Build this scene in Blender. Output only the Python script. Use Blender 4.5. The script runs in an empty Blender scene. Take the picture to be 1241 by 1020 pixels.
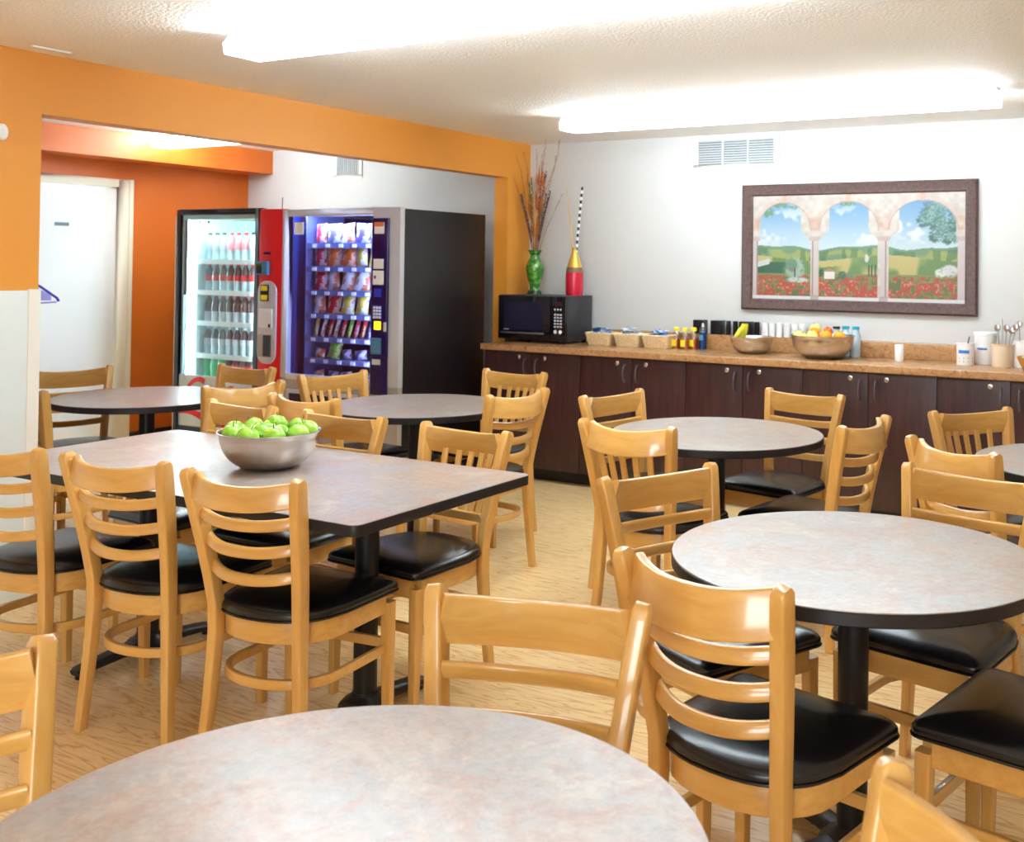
import bpy, bmesh, math, random
import numpy as np
from mathutils import Vector, Matrix
random.seed(7); rng = np.random.default_rng(5)
S = bpy.context.scene
COL = S.collection
PI = math.pi
R = math.radians

# ---------------------------------------------------------------- camera, world, exposure
def cam_axes(yaw, pitch, roll):
    f = Vector((-math.sin(yaw)*math.cos(pitch), math.cos(yaw)*math.cos(pitch), math.sin(pitch)))
    r = Vector((math.cos(yaw), math.sin(yaw), 0)); u = r.cross(f)
    c, s = math.cos(roll), math.sin(roll)
    return c*r + s*u, -s*r + c*u, f
cr, cu, cf = cam_axes(0.4995, 0.0164, 0.0119)
cd = bpy.data.cameras.new('camera'); cam = bpy.data.objects.new('camera', cd); COL.objects.link(cam)
cam.matrix_world = Matrix(((cr.x, cu.x, -cf.x, 4.5302), (cr.y, cu.y, -cf.y, -6.5011), (cr.z, cu.z, -cf.z, 1.4654), (0, 0, 0, 1)))
cd.sensor_width = 36; cd.lens = 1267.72/1241*36
cd.shift_x = (620.5 - 780.34)/1241; cd.shift_y = (302.13 - 510)/1241
cd.clip_start = .05; cd.clip_end = 60
cd.dof.use_dof = True; cd.dof.focus_distance = 3.0; cd.dof.aperture_fstop = 6.3
S.camera = cam
W = bpy.data.worlds.new('world'); S.world = W; W.use_nodes = True
W.node_tree.nodes['Background'].inputs[0].default_value = (.80, .88, 1, 1)
W.node_tree.nodes['Background'].inputs[1].default_value = 1.5
S.view_settings.view_transform = 'Standard'; S.view_settings.look = 'None'
S.view_settings.exposure = 1.13; S.view_settings.gamma = 1.0; S.view_settings.use_curve_mapping = False
S.cycles.use_denoising = True
S.cycles.max_bounces = 10; S.cycles.diffuse_bounces = 6; S.cycles.glossy_bounces = 4; S.cycles.transparent_max_bounces = 12
S.cycles.caustics_reflective = False; S.cycles.caustics_refractive = False
LAMP = 9.5          # fluorescent lens emission
def area(name, loc, sx, sy, rot, power, col):
    l = bpy.data.lights.new(name, 'AREA'); l.shape = 'RECTANGLE'; l.size = sx; l.size_y = sy; l.energy = power; l.color = col
    o = bpy.data.objects.new(name, l); COL.objects.link(o); o.location = loc; o.rotation_euler = rot
    return o
area('window_daylight', (4.6, -8.98, 1.25), 1.4, 1.8, (R(90), 0, 0), 52, (.88, .94, 1))

# ---------------------------------------------------------------- materials
def lin(c):
    return tuple((x/12.92 if x <= .04045 else ((x+.055)/1.055)**2.4) for x in c)
def rgb(r, g, b): return lin((r/255, g/255, b/255)) + (1,)
def new_mat(name):
    m = bpy.data.materials.new(name); m.use_nodes = True
    return m, m.node_tree, m.node_tree.nodes['Principled BSDF']
def mat(name, col, rough=.5, metal=0, spec=.5, emit=None, es=0, bump=None, coat=0, trans=0, ior=1.45, var=0, vscale=8):
    m, t, b = new_mat(name)
    b.inputs['Base Color'].default_value = col; b.inputs['Roughness'].default_value = rough
    b.inputs['Metallic'].default_value = metal; b.inputs['Specular IOR Level'].default_value = spec
    b.inputs['Coat Weight'].default_value = coat; b.inputs['Coat Roughness'].default_value = .12
    b.inputs['Transmission Weight'].default_value = trans; b.inputs['IOR'].default_value = ior
    if emit: b.inputs['Emission Color'].default_value = emit; b.inputs['Emission Strength'].default_value = es
    if bump or var:
        tc = t.nodes.new('ShaderNodeTexCoord')
        n = t.nodes.new('ShaderNodeTexNoise'); n.inputs['Scale'].default_value = bump[0] if bump else vscale; n.inputs['Detail'].default_value = 4
        t.links.new(tc.outputs['Object'], n.inputs['Vector'])
        if bump:
            bp = t.nodes.new('ShaderNodeBump'); bp.inputs['Strength'].default_value = bump[1]; bp.inputs['Distance'].default_value = bump[2]
            t.links.new(n.outputs['Fac'], bp.inputs['Height']); t.links.new(bp.outputs['Normal'], b.inputs['Normal'])
        if var:
            n2 = t.nodes.new('ShaderNodeTexNoise'); n2.inputs['Scale'].default_value = vscale; n2.inputs['Detail'].default_value = 5
            t.links.new(tc.outputs['Object'], n2.inputs['Vector'])
            r = t.nodes.new('ShaderNodeValToRGB'); r.color_ramp.elements[0].position = .3; r.color_ramp.elements[1].position = .7
            r.color_ramp.elements[0].color = tuple(c*(1-var) for c in col[:3]) + (1,); r.color_ramp.elements[1].color = tuple(min(1, c*(1+var)) for c in col[:3]) + (1,)
            t.links.new(n2.outputs['Fac'], r.inputs['Fac']); t.links.new(r.outputs['Color'], b.inputs['Base Color'])
    return m
def ramp_mat(name, stops, scale=(1, 1, 1), nscale=5, detail=6, distort=0, rough=.4, coat=0, spec=.5, wave=None, bumpd=0, coords='Object', rough_detail=.6):
    m, t, b = new_mat(name)
    tc = t.nodes.new('ShaderNodeTexCoord'); mp = t.nodes.new('ShaderNodeMapping'); mp.inputs['Scale'].default_value = scale
    t.links.new(tc.outputs[coords], mp.inputs['Vector'])
    n = t.nodes.new('ShaderNodeTexNoise'); n.inputs['Scale'].default_value = nscale; n.inputs['Detail'].default_value = detail
    n.inputs['Distortion'].default_value = distort; n.inputs['Roughness'].default_value = rough_detail
    t.links.new(mp.outputs[0], n.inputs['Vector'])
    r = t.nodes.new('ShaderNodeValToRGB'); cr_ = r.color_ramp
    cr_.elements[0].position, cr_.elements[0].color = stops[0]; cr_.elements[1].position, cr_.elements[1].color = stops[-1]
    for p, c in stops[1:-1]:
        e = cr_.elements.new(p); e.color = c
    t.links.new(n.outputs['Fac'], r.inputs['Fac']); t.links.new(r.outputs['Color'], b.inputs['Base Color'])
    b.inputs['Roughness'].default_value = rough; b.inputs['Coat Weight'].default_value = coat; b.inputs['Specular IOR Level'].default_value = spec
    b.inputs['Coat Roughness'].default_value = .1
    if bumpd:
        bp = t.nodes.new('ShaderNodeBump'); bp.inputs['Strength'].default_value = .4; bp.inputs['Distance'].default_value = bumpd
        t.links.new(n.outputs['Fac'], bp.inputs['Height']); t.links.new(bp.outputs['Normal'], b.inputs['Normal'])
    return m
def glass_mat(name, tint=(1, 1, 1, 1), amount=.08, rough=.02):
    m = bpy.data.materials.new(name); m.use_nodes = True; t = m.node_tree; t.nodes.clear()
    o = t.nodes.new('ShaderNodeOutputMaterial'); mx = t.nodes.new('ShaderNodeMixShader')
    tr = t.nodes.new('ShaderNodeBsdfTransparent'); tr.inputs[0].default_value = tint
    gl = t.nodes.new('ShaderNodeBsdfGlossy'); gl.inputs['Roughness'].default_value = rough
    mx.inputs[0].default_value = amount
    t.links.new(tr.outputs[0], mx.inputs[1]); t.links.new(gl.outputs[0], mx.inputs[2]); t.links.new(mx.outputs[0], o.inputs[0])
    return m
def floor_mat():
    m, t, b = new_mat('floor_oak_planks'); N, L = t.nodes, t.links
    tc = N.new('ShaderNodeTexCoord')
    br = N.new('ShaderNodeTexBrick'); br.inputs['Scale'].default_value = 1; br.inputs['Brick Width'].default_value = 1.2; br.inputs['Row Height'].default_value = .16
    br.inputs['Mortar Size'].default_value = .0012; br.offset = .37
    br.inputs['Color1'].default_value = (0, 0, 0, 1); br.inputs['Color2'].default_value = (1, 1, 1, 1); br.inputs['Mortar'].default_value = (.5, .5, .5, 1)
    L.new(tc.outputs['Object'], br.inputs['Vector'])
    mp = N.new('ShaderNodeMapping'); mp.inputs['Scale'].default_value = (1.3, 10, 1); L.new(tc.outputs['Object'], mp.inputs['Vector'])
    off = N.new('ShaderNodeVectorMath'); off.operation = 'MULTIPLY_ADD'; off.inputs[1].default_value = (7, 3, 5)
    L.new(br.outputs['Color'], off.inputs[0]); L.new(mp.outputs[0], off.inputs[2])
    n = N.new('ShaderNodeTexNoise'); n.inputs['Scale'].default_value = 1.6; n.inputs['Detail'].default_value = 3; n.inputs['Distortion'].default_value = .4
    L.new(off.outputs[0], n.inputs['Vector'])
    # contour rings of the noise give the oak cathedral figure
    mu = N.new('ShaderNodeMath'); mu.operation = 'MULTIPLY'; mu.inputs[1].default_value = 16; L.new(n.outputs['Fac'], mu.inputs[0])
    fr = N.new('ShaderNodeMath'); fr.operation = 'PINGPONG'; fr.inputs[1].default_value = 1; L.new(mu.outputs[0], fr.inputs[0])
    n2 = N.new('ShaderNodeTexNoise'); n2.inputs['Scale'].default_value = 14; n2.inputs['Detail'].default_value = 5
    mp2 = N.new('ShaderNodeMapping'); mp2.inputs['Scale'].default_value = (1, 14, 1); L.new(tc.outputs['Object'], mp2.inputs['Vector']); L.new(mp2.outputs[0], n2.inputs['Vector'])
    r = N.new('ShaderNodeValToRGB'); e = r.color_ramp.elements
    e[0].position, e[0].color = 0, rgb(218, 170, 106); e[1].position, e[1].color = 1, rgb(250, 222, 170)
    k = r.color_ramp.elements.new(.25); k.color = rgb(243, 208, 148)
    L.new(fr.outputs[0], r.inputs['Fac'])
    mx = N.new('ShaderNodeMix'); mx.data_type = 'RGBA'; mx.blend_type = 'MULTIPLY'; mx.inputs[0].default_value = .5
    r2 = N.new('ShaderNodeValToRGB'); r2.color_ramp.elements[0].position = .35; r2.color_ramp.elements[0].color = (.86, .80, .72, 1); r2.color_ramp.elements[1].position = .62; r2.color_ramp.elements[1].color = (1, 1, 1, 1)
    L.new(n2.outputs['Fac'], r2.inputs['Fac']); L.new(r.outputs['Color'], mx.inputs[6]); L.new(r2.outputs['Color'], mx.inputs[7])
    L.new(mx.outputs[2], b.inputs['Base Color'])
    b.inputs['Roughness'].default_value = .30; b.inputs['Specular IOR Level'].default_value = .6
    return m
def wood_mat(name, a, b_, c):
    return ramp_mat(name, [(.3, a), (.5, b_), (.7, c)], scale=(9, 9, 1.2), nscale=3.5, detail=5, distort=.5, rough=.34, coat=.6)

M = {}
M['wood'] = wood_mat('lacquered_beech', rgb(203, 152, 78), rgb(210, 161, 86), rgb(217, 170, 96))
M['wood_x'] = ramp_mat('lacquered_beech_rail', [(.3, rgb(204, 153, 78)), (.5, rgb(211, 162, 86)), (.7, rgb(218, 171, 96))], scale=(1.2, 9, 12), nscale=3.5, detail=5, distort=.5, rough=.30, coat=.65)
M['vinyl'] = mat('black_vinyl', rgb(18, 17, 20), .27, spec=.6, bump=(260, .12, .0006))
M['foot'] = mat('leg_glide', rgb(60, 45, 30), .6)
def lam_mat():
    m, t, b = new_mat('slate_laminate'); N, L = t.nodes, t.links
    tc = N.new('ShaderNodeTexCoord')
    def nz(scale, det, dist, lo, hi, c0, c1, rd=.6):
        n = N.new('ShaderNodeTexNoise'); n.inputs['Scale'].default_value = scale; n.inputs['Detail'].default_value = det; n.inputs['Distortion'].default_value = dist; n.inputs['Roughness'].default_value = rd
        L.new(tc.outputs['Object'], n.inputs['Vector'])
        r = N.new('ShaderNodeValToRGB'); e = r.color_ramp.elements; e[0].position = lo; e[1].position = hi; e[0].color = c0; e[1].color = c1
        L.new(n.outputs['Fac'], r.inputs['Fac']); return r.outputs['Color']
    base_ = nz(3.2, 4, .6, .38, .62, rgb(164, 163, 165), rgb(178, 170, 162))
    rust = nz(6, 10, .5, .44, .66, (0, 0, 0, 1), (1, 1, 1, 1), .85)
    pale = nz(5, 8, .6, .54, .70, (0, 0, 0, 1), (1, 1, 1, 1), .7)
    fine = nz(46, 8, .4, .36, .66, (.74, .72, .70, 1), (1.08, 1.07, 1.06, 1), .85)
    a1 = N.new('ShaderNodeMix'); a1.data_type = 'RGBA'; L.new(rust, a1.inputs[0]); L.new(base_, a1.inputs[6]); a1.inputs[7].default_value = rgb(176, 134, 108)
    a2 = N.new('ShaderNodeMix'); a2.data_type = 'RGBA'; L.new(pale, a2.inputs[0]); L.new(a1.outputs[2], a2.inputs[6]); a2.inputs[7].default_value = rgb(196, 188, 174)
    a3 = N.new('ShaderNodeMix'); a3.data_type = 'RGBA'; a3.blend_type = 'MULTIPLY'; a3.inputs[0].default_value = 1; L.new(a2.outputs[2], a3.inputs[6]); L.new(fine, a3.inputs[7])
    L.new(a3.outputs[2], b.inputs['Base Color']); b.inputs['Roughness'].default_value = .30; b.inputs['Specular IOR Level'].default_value = .9
    return m
M['lam'] = lam_mat()
M['band'] = mat('black_edge_band', rgb(24, 22, 28), .4)
M['iron'] = mat('black_cast_iron', rgb(20, 19, 22), .42, bump=(200, .15, .0008))
M['white_wall'] = mat('white_painted_wall', rgb(203, 202, 200), .6, bump=(60, .15, .003))
M['ceil'] = mat('textured_ceiling_paint', rgb(248, 247, 247), .7, bump=(70, .6, .01))
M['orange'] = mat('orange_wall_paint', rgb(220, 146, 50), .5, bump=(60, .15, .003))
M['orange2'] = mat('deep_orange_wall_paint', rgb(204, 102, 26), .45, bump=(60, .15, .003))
M['panel'] = mat('white_wall_panel', rgb(226, 232, 230), .35)
M['trim'] = mat('white_trim', rgb(238, 234, 224), .4)
M['cream'] = mat('cream_door_frame', rgb(240, 234, 212), .4)
M['door'] = mat('white_door_paint', rgb(244, 246, 244), .35)
M['base'] = mat('black_vinyl_baseboard', rgb(38, 30, 30), .5)
M['floor'] = floor_mat()
M['lens'] = mat('prismatic_lamp_lens', rgb(255, 255, 255), .4, emit=(.79, .925, 1, 1), es=LAMP*.85)
M['lens_boost'] = mat('prismatic_lamp_lens_boosted', rgb(255, 255, 255), .4, emit=(.79, .925, 1, 1), es=LAMP*4.0)  # upper lens facets, slanted and boosted to brighten the ceiling
M['lampmetal'] = mat('white_lamp_housing', rgb(225, 228, 232), .4)
M['cab'] = ramp_mat('dark_mahogany_laminate', [(.3, rgb(42, 20, 22)), (.5, rgb(56, 28, 28)), (.7, rgb(68, 37, 36))], scale=(14, 14, 1.0), nscale=4, detail=5, rough=.38)
M['cabgap'] = mat('cabinet_carcass', rgb(30, 17, 18), .5)
M['counter'] = ramp_mat('brown_granite_laminate', [(.36, rgb(112, 76, 46)), (.45, rgb(158, 114, 74)), (.52, rgb(178, 132, 86)), (.58, rgb(160, 122, 90)), (.66, rgb(206, 172, 130))], nscale=34, detail=9, distort=.8, rough=.26, rough_detail=.8)
M['steel'] = mat('brushed_steel', rgb(214, 206, 200), .24, metal=1)
M['chrome'] = mat('bright_metal', rgb(215, 215, 220), .18, metal=1)
M['blackhandle'] = mat('dark_bronze_handle', rgb(112, 102, 110), .28, metal=.75)
M['blackpl'] = mat('black_plastic', rgb(18, 17, 20), .3)
M['blackgloss'] = mat('black_glass', rgb(14, 10, 20), .06, spec=.8)
M['mwbody'] = mat('charcoal_painted_metal', rgb(46, 46, 50), .38)
M['white'] = mat('white_plastic', rgb(240, 240, 240), .35)
M['bluetape'] = mat('blue_tape', rgb(30, 110, 190), .5)
M['beige'] = mat('beige_plastic', rgb(226, 206, 178), .4)
M['wicker'] = ramp_mat('pale_wicker', [(.35, rgb(214, 184, 136)), (.65, rgb(250, 236, 196))], scale=(1, 1, 1), nscale=120, detail=2, rough=.6, bumpd=.002)
M['wicker2'] = ramp_mat('golden_wicker', [(.35, rgb(160, 96, 40)), (.65, rgb(228, 168, 88))], nscale=110, detail=2, rough=.6, bumpd=.002)
M['apple'] = ramp_mat('green_apple_skin', [(.3, rgb(118, 178, 40)), (.7, rgb(176, 222, 84))], nscale=9, detail=3, rough=.22, coat=.3)
M['orangefruit'] = mat('orange_peel', rgb(250, 150, 20), .4, bump=(200, .3, .001))
M['redapple'] = ramp_mat('red_apple_skin', [(.35, rgb(190, 40, 34)), (.65, rgb(226, 150, 70))], nscale=14, rough=.25)
M['yelapple'] = ramp_mat('yellow_green_fruit', [(.3, rgb(206, 214, 96)), (.7, rgb(240, 222, 150))], nscale=14, rough=.3)
M['banana'] = ramp_mat('banana_peel', [(.3, rgb(206, 190, 40)), (.7, rgb(236, 226, 60))], nscale=10, rough=.4)
M['stemb'] = mat('brown_stem', rgb(80, 56, 30), .7)
M['green'] = ramp_mat('green_glazed_ceramic', [(.35, rgb(24, 78, 30)), (.5, rgb(60, 128, 40)), (.65, rgb(120, 160, 60))], nscale=26, detail=6, rough=.15, coat=.5)
M['darkgreen'] = mat('dark_green_glaze', rgb(16, 60, 30), .2)
M['red'] = mat('red_lacquer', rgb(190, 24, 52), .25, coat=.3)
M['gold'] = mat('gold_lacquer', rgb(206, 164, 70), .35, metal=.3)
M['vend_red'] = mat('red_machine_plastic', rgb(214, 30, 36), .3)
M['silver'] = mat('silver_painted_metal', rgb(206, 206, 212), .35, metal=.2)
M['silver2'] = mat('warm_grey_metal', rgb(176, 166, 156), .4, metal=.2)
M['vend_black'] = mat('black_machine_side', rgb(24, 19, 21), .35)
M['vend_beige'] = mat('beige_machine_side', rgb(206, 200, 180), .45)
M['purple'] = mat('dark_violet_panel', rgb(34, 12, 74), .25)
M['navy'] = mat('navy_cabinet_lining', rgb(28, 40, 96), .4)
M['slate'] = mat('blue_grey_shelf', rgb(90, 104, 150), .4)
M['coolwhite'] = mat('cool_white_lining', rgb(214, 232, 236), .4)
M['yellow'] = mat('yellow_label', rgb(236, 216, 30), .5)
M['bluegrey'] = mat('blue_grey_plastic', rgb(70, 120, 150), .4)
M['led'] = mat('cool_led_strip', rgb(255, 255, 255), .4, emit=(.75, .95, 1, 1), es=40)
M['led2'] = mat('blue_white_led_strip', rgb(255, 255, 255), .4, emit=(.62, .74, 1, 1), es=66)
M['amber'] = mat('yellow_lit_display', rgb(240, 220, 40), .4, emit=rgb(240, 215, 30), es=.8)
M['glass'] = glass_mat('clear_glass', (.96, .98, .98, 1), .06)
M['glass_soda'] = glass_mat('misty_glass_door', (.90, .97, .97, 1), .10, .05)
M['glass_snack'] = glass_mat('blue_tinted_glass', (.80, .84, 1, 1), .07, .03)
M['clearpl'] = glass_mat('clear_plastic', (.9, .92, .92, 1), .18, .1)
M['syrup'] = mat('amber_honey', rgb(190, 70, 16), .15)
M['bluesoap'] = mat('blue_liquid', rgb(28, 60, 110), .2)
M['teal'] = mat('teal_cap', rgb(30, 160, 190), .4)
M['cola'] = mat('dark_cola', rgb(74, 62, 68), .2)
M['water'] = mat('pale_bottle_plastic', rgb(186, 206, 214), .2)
M['sprite'] = mat('green_bottle_plastic', rgb(40, 190, 120), .2)
M['pinkb'] = mat('pink_drink', rgb(226, 140, 150), .2)
M['caprd'] = mat('red_cap', rgb(206, 40, 50), .4)
M['capbk'] = mat('black_cap', rgb(30, 36, 44), .4)
M['labelrd'] = mat('red_bottle_label', rgb(220, 40, 50), .4)
M['labelwh'] = mat('silver_bottle_label', rgb(200, 204, 214), .4)
M['deepblue'] = mat('deep_blue_plastic', rgb(40, 50, 170), .3)  # plain deep blue plastic
M['lilac'] = mat('pale_violet_plastic', rgb(150, 150, 220), .4)
M['grille'] = mat('grey_grille_void', rgb(70, 74, 78), .7); M['louver'] = mat('grey_louver', rgb(186, 190, 192), .5)
M['frame'] = ramp_mat('dark_walnut_frame', [(.3, rgb(58, 38, 36)), (.7, rgb(92, 66, 60))], nscale=60, detail=3, rough=.42)
M['greenpk'] = mat('mint_green_packet', rgb(150, 214, 180), .5)

# ---------------------------------------------------------------- mesh helpers
class MB:
    def __init__(s): s.v = []; s.f = []; s.m = []; s.mi = 0
    def add(s, vs, fs):
        b = len(s.v); s.v += [tuple(x) for x in vs]
        for f in fs: s.f.append(tuple(b+i for i in f)); s.m.append(s.mi)
        return s
    def box(s, x0, x1, y0, y1, z0, z1):
        return s.add([(x0,y0,z0),(x1,y0,z0),(x1,y1,z0),(x0,y1,z0),(x0,y0,z1),(x1,y0,z1),(x1,y1,z1),(x0,y1,z1)],
                     [(0,3,2,1),(4,5,6,7),(0,1,5,4),(1,2,6,5),(2,3,7,6),(3,0,4,7)])
    def loft(s, rings, cap0=True, cap1=True, closed=True):
        n = len(rings[0]); b = len(s.v); s.v += [tuple(p) for r in rings for p in r]
        for i in range(len(rings)-1):
            for j in range(n if closed else n-1):
                k = (j+1) % n
                s.f.append((b+i*n+j, b+i*n+k, b+(i+1)*n+k, b+(i+1)*n+j)); s.m.append(s.mi)
        if cap0: s.f.append(tuple(b+j for j in reversed(range(n)))); s.m.append(s.mi)
        if cap1: s.f.append(tuple(b+(len(rings)-1)*n+j for j in range(n))); s.m.append(s.mi)
        return s
    def lathe(s, prof, n=32, c=(0, 0, 0)):
        rings = [[(c[0]+r*math.cos(2*PI*j/n), c[1]+r*math.sin(2*PI*j/n), c[2]+z) for j in range(n)] for r, z in prof]
        return s.loft(rings, cap0=prof[0][0] > 1e-5 or True, cap1=True)
    def sweep(s, path, prof, ref=(0, 0, 1), scale=None, cap=True):
        path = [Vector(p) for p in path]; ref = Vector(ref); rings = []
        for i, p in enumerate(path):
            t = (path[min(i+1, len(path)-1)] - path[max(i-1, 0)]).normalized()
            a = t.cross(ref).normalized(); b = a.cross(t)
            k = scale[i] if scale else (1, 1)
            rings.append([p + a*(u*k[0]) + b*(w*k[1]) for u, w in prof])
        return s.loft(rings, cap, cap)
    def tube(s, path, r, n=8, scale=None):
        pr = [(r*math.cos(2*PI*j/n), r*math.sin(2*PI*j/n)) for j in range(n)]
        d = Vector(path[-1]) - Vector(path[0])
        ref = (0, 0, 1) if abs(d.normalized().z) < .8 else (0, 1, 0)
        return s.sweep(path, pr, ref, scale)
    def rbox(s, x0, x1, y0, y1, z0, z1, r, n=4):
        # vertical rounded-corner block
        pts = []
        for cx, cy, a in ((x1-r, y1-r, 0), (x0+r, y1-r, 90), (x0+r, y0+r, 180), (x1-r, y0+r, 270)):
            for k in range(n+1):
                t = R(a + 90*k/n); pts.append((cx+r*math.cos(t), cy+r*math.sin(t)))
        return s.loft([[(x, y, z0) for x, y in pts], [(x, y, z1) for x, y in pts]])
    def build(s, name, mats, parent=None, bevel=0, seg=2, smooth=True, ang=38, loc=None):
        me = bpy.data.meshes.new(name); me.from_pydata(s.v, [], s.f)
        for m in (mats if isinstance(mats, (list, tuple)) else [mats]): me.materials.append(m)
        for i, p in enumerate(me.polygons): p.material_index = s.m[i]
        bm = bmesh.new(); bm.from_mesh(me)
        bmesh.ops.remove_doubles(bm, verts=bm.verts, dist=1e-6)
        bmesh.ops.recalc_face_normals(bm, faces=bm.faces)
        if bevel:
            es = [e for e in bm.edges if len(e.link_faces) == 2 and e.calc_face_angle(0) > .6]
            bmesh.ops.bevel(bm, geom=es, offset=bevel, segments=seg, affect='EDGES', profile=.6, clamp_overlap=True)
        if smooth:
            for f in bm.faces: f.smooth = True
            for e in bm.edges:
                if len(e.link_faces) == 2 and e.calc_face_angle(0) > R(ang): e.smooth = False
        bm.to_mesh(me); bm.free()
        o = bpy.data.objects.new(name, me); COL.objects.link(o)
        if parent: o.parent = parent
        if loc: o.location = loc
        return o
def rrect(w, h, r, n=3):
    pts = []
    for cx, cy, a in ((w/2-r, h/2-r, 0), (-w/2+r, h/2-r, 90), (-w/2+r, -h/2+r, 180), (w/2-r, -h/2+r, 270)):
        for k in range(n+1):
            t = R(a+90*k/n); pts.append((cx+r*math.cos(t), cy+r*math.sin(t)))
    return pts
def tag(o, label=None, cat=None, group=None, kind=None):
    if label: o['label'] = label
    if cat: o['category'] = cat
    if group: o['group'] = group
    if kind: o['kind'] = kind
    return o
def thing(name, label, cat, loc=(0, 0, 0), rz=0, group=None):
    o = bpy.data.objects.new(name, None); COL.objects.link(o); o.empty_display_size = .1
    o.location = loc; o.rotation_euler = (0, 0, rz)
    return tag(o, label, cat, group)
def dup(src, loc, rz=0, label=None, group=None, rot=None):
    kids = list(src.children)
    r = src.copy(); COL.objects.link(r); r.location = loc; r.rotation_euler = rot or (0, 0, rz)
    if label: r['label'] = label
    if group: r['group'] = group
    for ch in kids:
        c = ch.copy(); COL.objects.link(c); c.parent = r
        for g in ch.children:
            d = g.copy(); COL.objects.link(d); d.parent = c
    return r
def struct(name, mb, m, parent=None, **k):
    o = mb.build(name, m, parent, **k)
    if not parent: o['kind'] = 'structure'
    return o
def B(*a): return MB().box(*a)

# ---------------------------------------------------------------- the room
H = 2.372; HO = 2.104; HA = 2.44
XR, YF = 7.4, -9.0
struct('floor', B(-3.2, XR+.12, YF-.12, .12, -.06, 0), M['floor'])
struct('ceiling', B(-.12, XR+.12, YF-.12, .12, H, H+.1), M['ceil'])
struct('ceiling_alcove', B(-3.2, -.12, -4.7, .12, HA, HA+.1), M['ceil'])
struct('wall_back', B(-3.2, XR+.12, 0, .12, 0, HA), M['white_wall'])
struct('wall_right', B(XR, XR+.12, YF, 0, 0, H), M['white_wall'])
WX0, WX1, WZ0, WZ1 = 3.9, 5.3, .35, 2.15
mb = B(-.12, WX0, YF-.12, YF, 0, H); mb.box(WX1, XR+.12, YF-.12, YF, 0, H); mb.box(WX0, WX1, YF-.12, YF, 0, WZ0); mb.box(WX0, WX1, YF-.12, YF, WZ1, H)
struct('wall_front', mb, M['white_wall'])
mb = MB()
for x in (WX0, (WX0+WX1)/2-.03, WX1-.06): mb.box(x, x+.06, YF-.1, YF-.02, WZ0, WZ1)
mb.box(WX0, WX1, YF-.1, YF-.02, WZ0, WZ0+.06); mb.box(WX0, WX1, YF-.1, YF-.02, WZ1-.06, WZ1)
win = struct('window_1', mb, M['trim'])
B(WX0+.06, WX1-.06, YF-.07, YF-.06, WZ0+.06, WZ1-.06).build('pane', M['glass'], win)
# orange wall between dining room and alcove: beam, short pier by the counter, long run on the near side
struct('wall_left', B(-.12, 0, -3.7415, -.2809, HO, HA), M['orange'])
struct('wall_left_pier', B(-.12, 0, -.2809, 0, 0, HA), M['orange'])
struct('wall_left_near', B(-.12, 0, YF-.12, -3.7415, 0, HA), M['orange'])
struct('trim_1', B(0, .008, YF, -3.775, 0, 1.33), M['panel'], bevel=.002)
struct('trim_2', B(-.125, .014, -3.79, -3.7365, 0, 1.335), M['trim'], bevel=.003)
# alcove
xa = -3.05
mb = B(xa-.12, xa, -4.7, -2.27, 0, HA); mb.box(xa-.12, xa, -1.205, 0, 0, HA); mb.box(xa-.12, xa, -2.27, -1.205, 2.06, HA)
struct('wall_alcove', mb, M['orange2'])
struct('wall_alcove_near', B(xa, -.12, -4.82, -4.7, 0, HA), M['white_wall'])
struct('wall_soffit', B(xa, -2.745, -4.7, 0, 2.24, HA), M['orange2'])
struct('baseboard_alcove', B(xa, xa+.012, -1.145, 0, 0, .10), M['base'])
struct('baseboard_back', B(xa, 0, -.012, 0, 0, .10), M['base'])
d = B(xa-.05, xa-.01, -2.23, -1.265, .01, 2.035).build('door_1', M['door'], bevel=.003); tag(d, kind='structure')
B(xa-.01, xa-.006, -1.765, -1.655, 1.72, 1.745).build('sign', mat('grey_door_sign', rgb(120, 150, 160), .5), d)
mb = MB().box(xa-.1, xa+.018, -1.265, -1.147, 0, 2.10); mb.box(xa-.1, xa+.018, -2.33, -2.23, 0, 2.10); mb.box(xa-.1, xa+.018, -2.23, -1.265, 2.04, 2.10)
mb.box(xa-.1, xa+.026, -1.18, -1.143, 0, 2.106)
struct('trim_door', mb, M['cream'], bevel=.004)

# ---------------------------------------------------------------- fluorescent ceiling lights
def ceiling_light(x0, x1, yc, zt, label, w=.19, h=.088):
    t = thing('ceiling_light', label, 'ceiling light', ((x0+x1)/2, yc, zt), 0, None)
    L = (x1-x0)/2
    B(-L+.002, L-.002, -w/2+.03, w/2-.03, -.016, 0).build('housing', M['lampmetal'], t, bevel=.003)
    pr = [(-w/2+.026, -.014), (-w/2, -.048), (-w/2+.008, -h), (w/2-.008, -h), (w/2, -.048), (w/2-.026, -.014)]
    mb = MB(); mb.loft([[(-L+.004, y, z) for y, z in pr], [(L-.004, y, z) for y, z in pr]], False, False)
    mb.m = [0, 0, 0, 0, 0, 0][:len(mb.f)]
    for i_, f_ in enumerate(mb.f): mb.m[i_] = 1 if i_ in (0, 4) else 0
    mb.build('lens', [M['lens'], M['lens_boost']], t)
    pr2 = [(y*1.03, z*1.02) for y, z in pr]
    for sx in (-1, 1):
        mb = MB(); a = sorted((sx*(L-.004), sx*L)); mb.loft([[(a[0], y, z) for y, z in pr2], [(a[1], y, z) for y, z in pr2]])
        mb.build('end_cap', M['lensend'], t)
    return t
M['lensend'] = mat('translucent_end_cap', rgb(240, 244, 248), .5, emit=(.93, .96, 1, 1), es=1.2)
ceiling_light(1.10, 2.315, -3.60, H, 'long white fluorescent ceiling light over the rectangular table, end nearest the orange beam')
ceiling_light(2.325, 3.53, -3.60, H, 'white fluorescent ceiling light continuing the near row, cut by the top of the photo')
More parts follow.
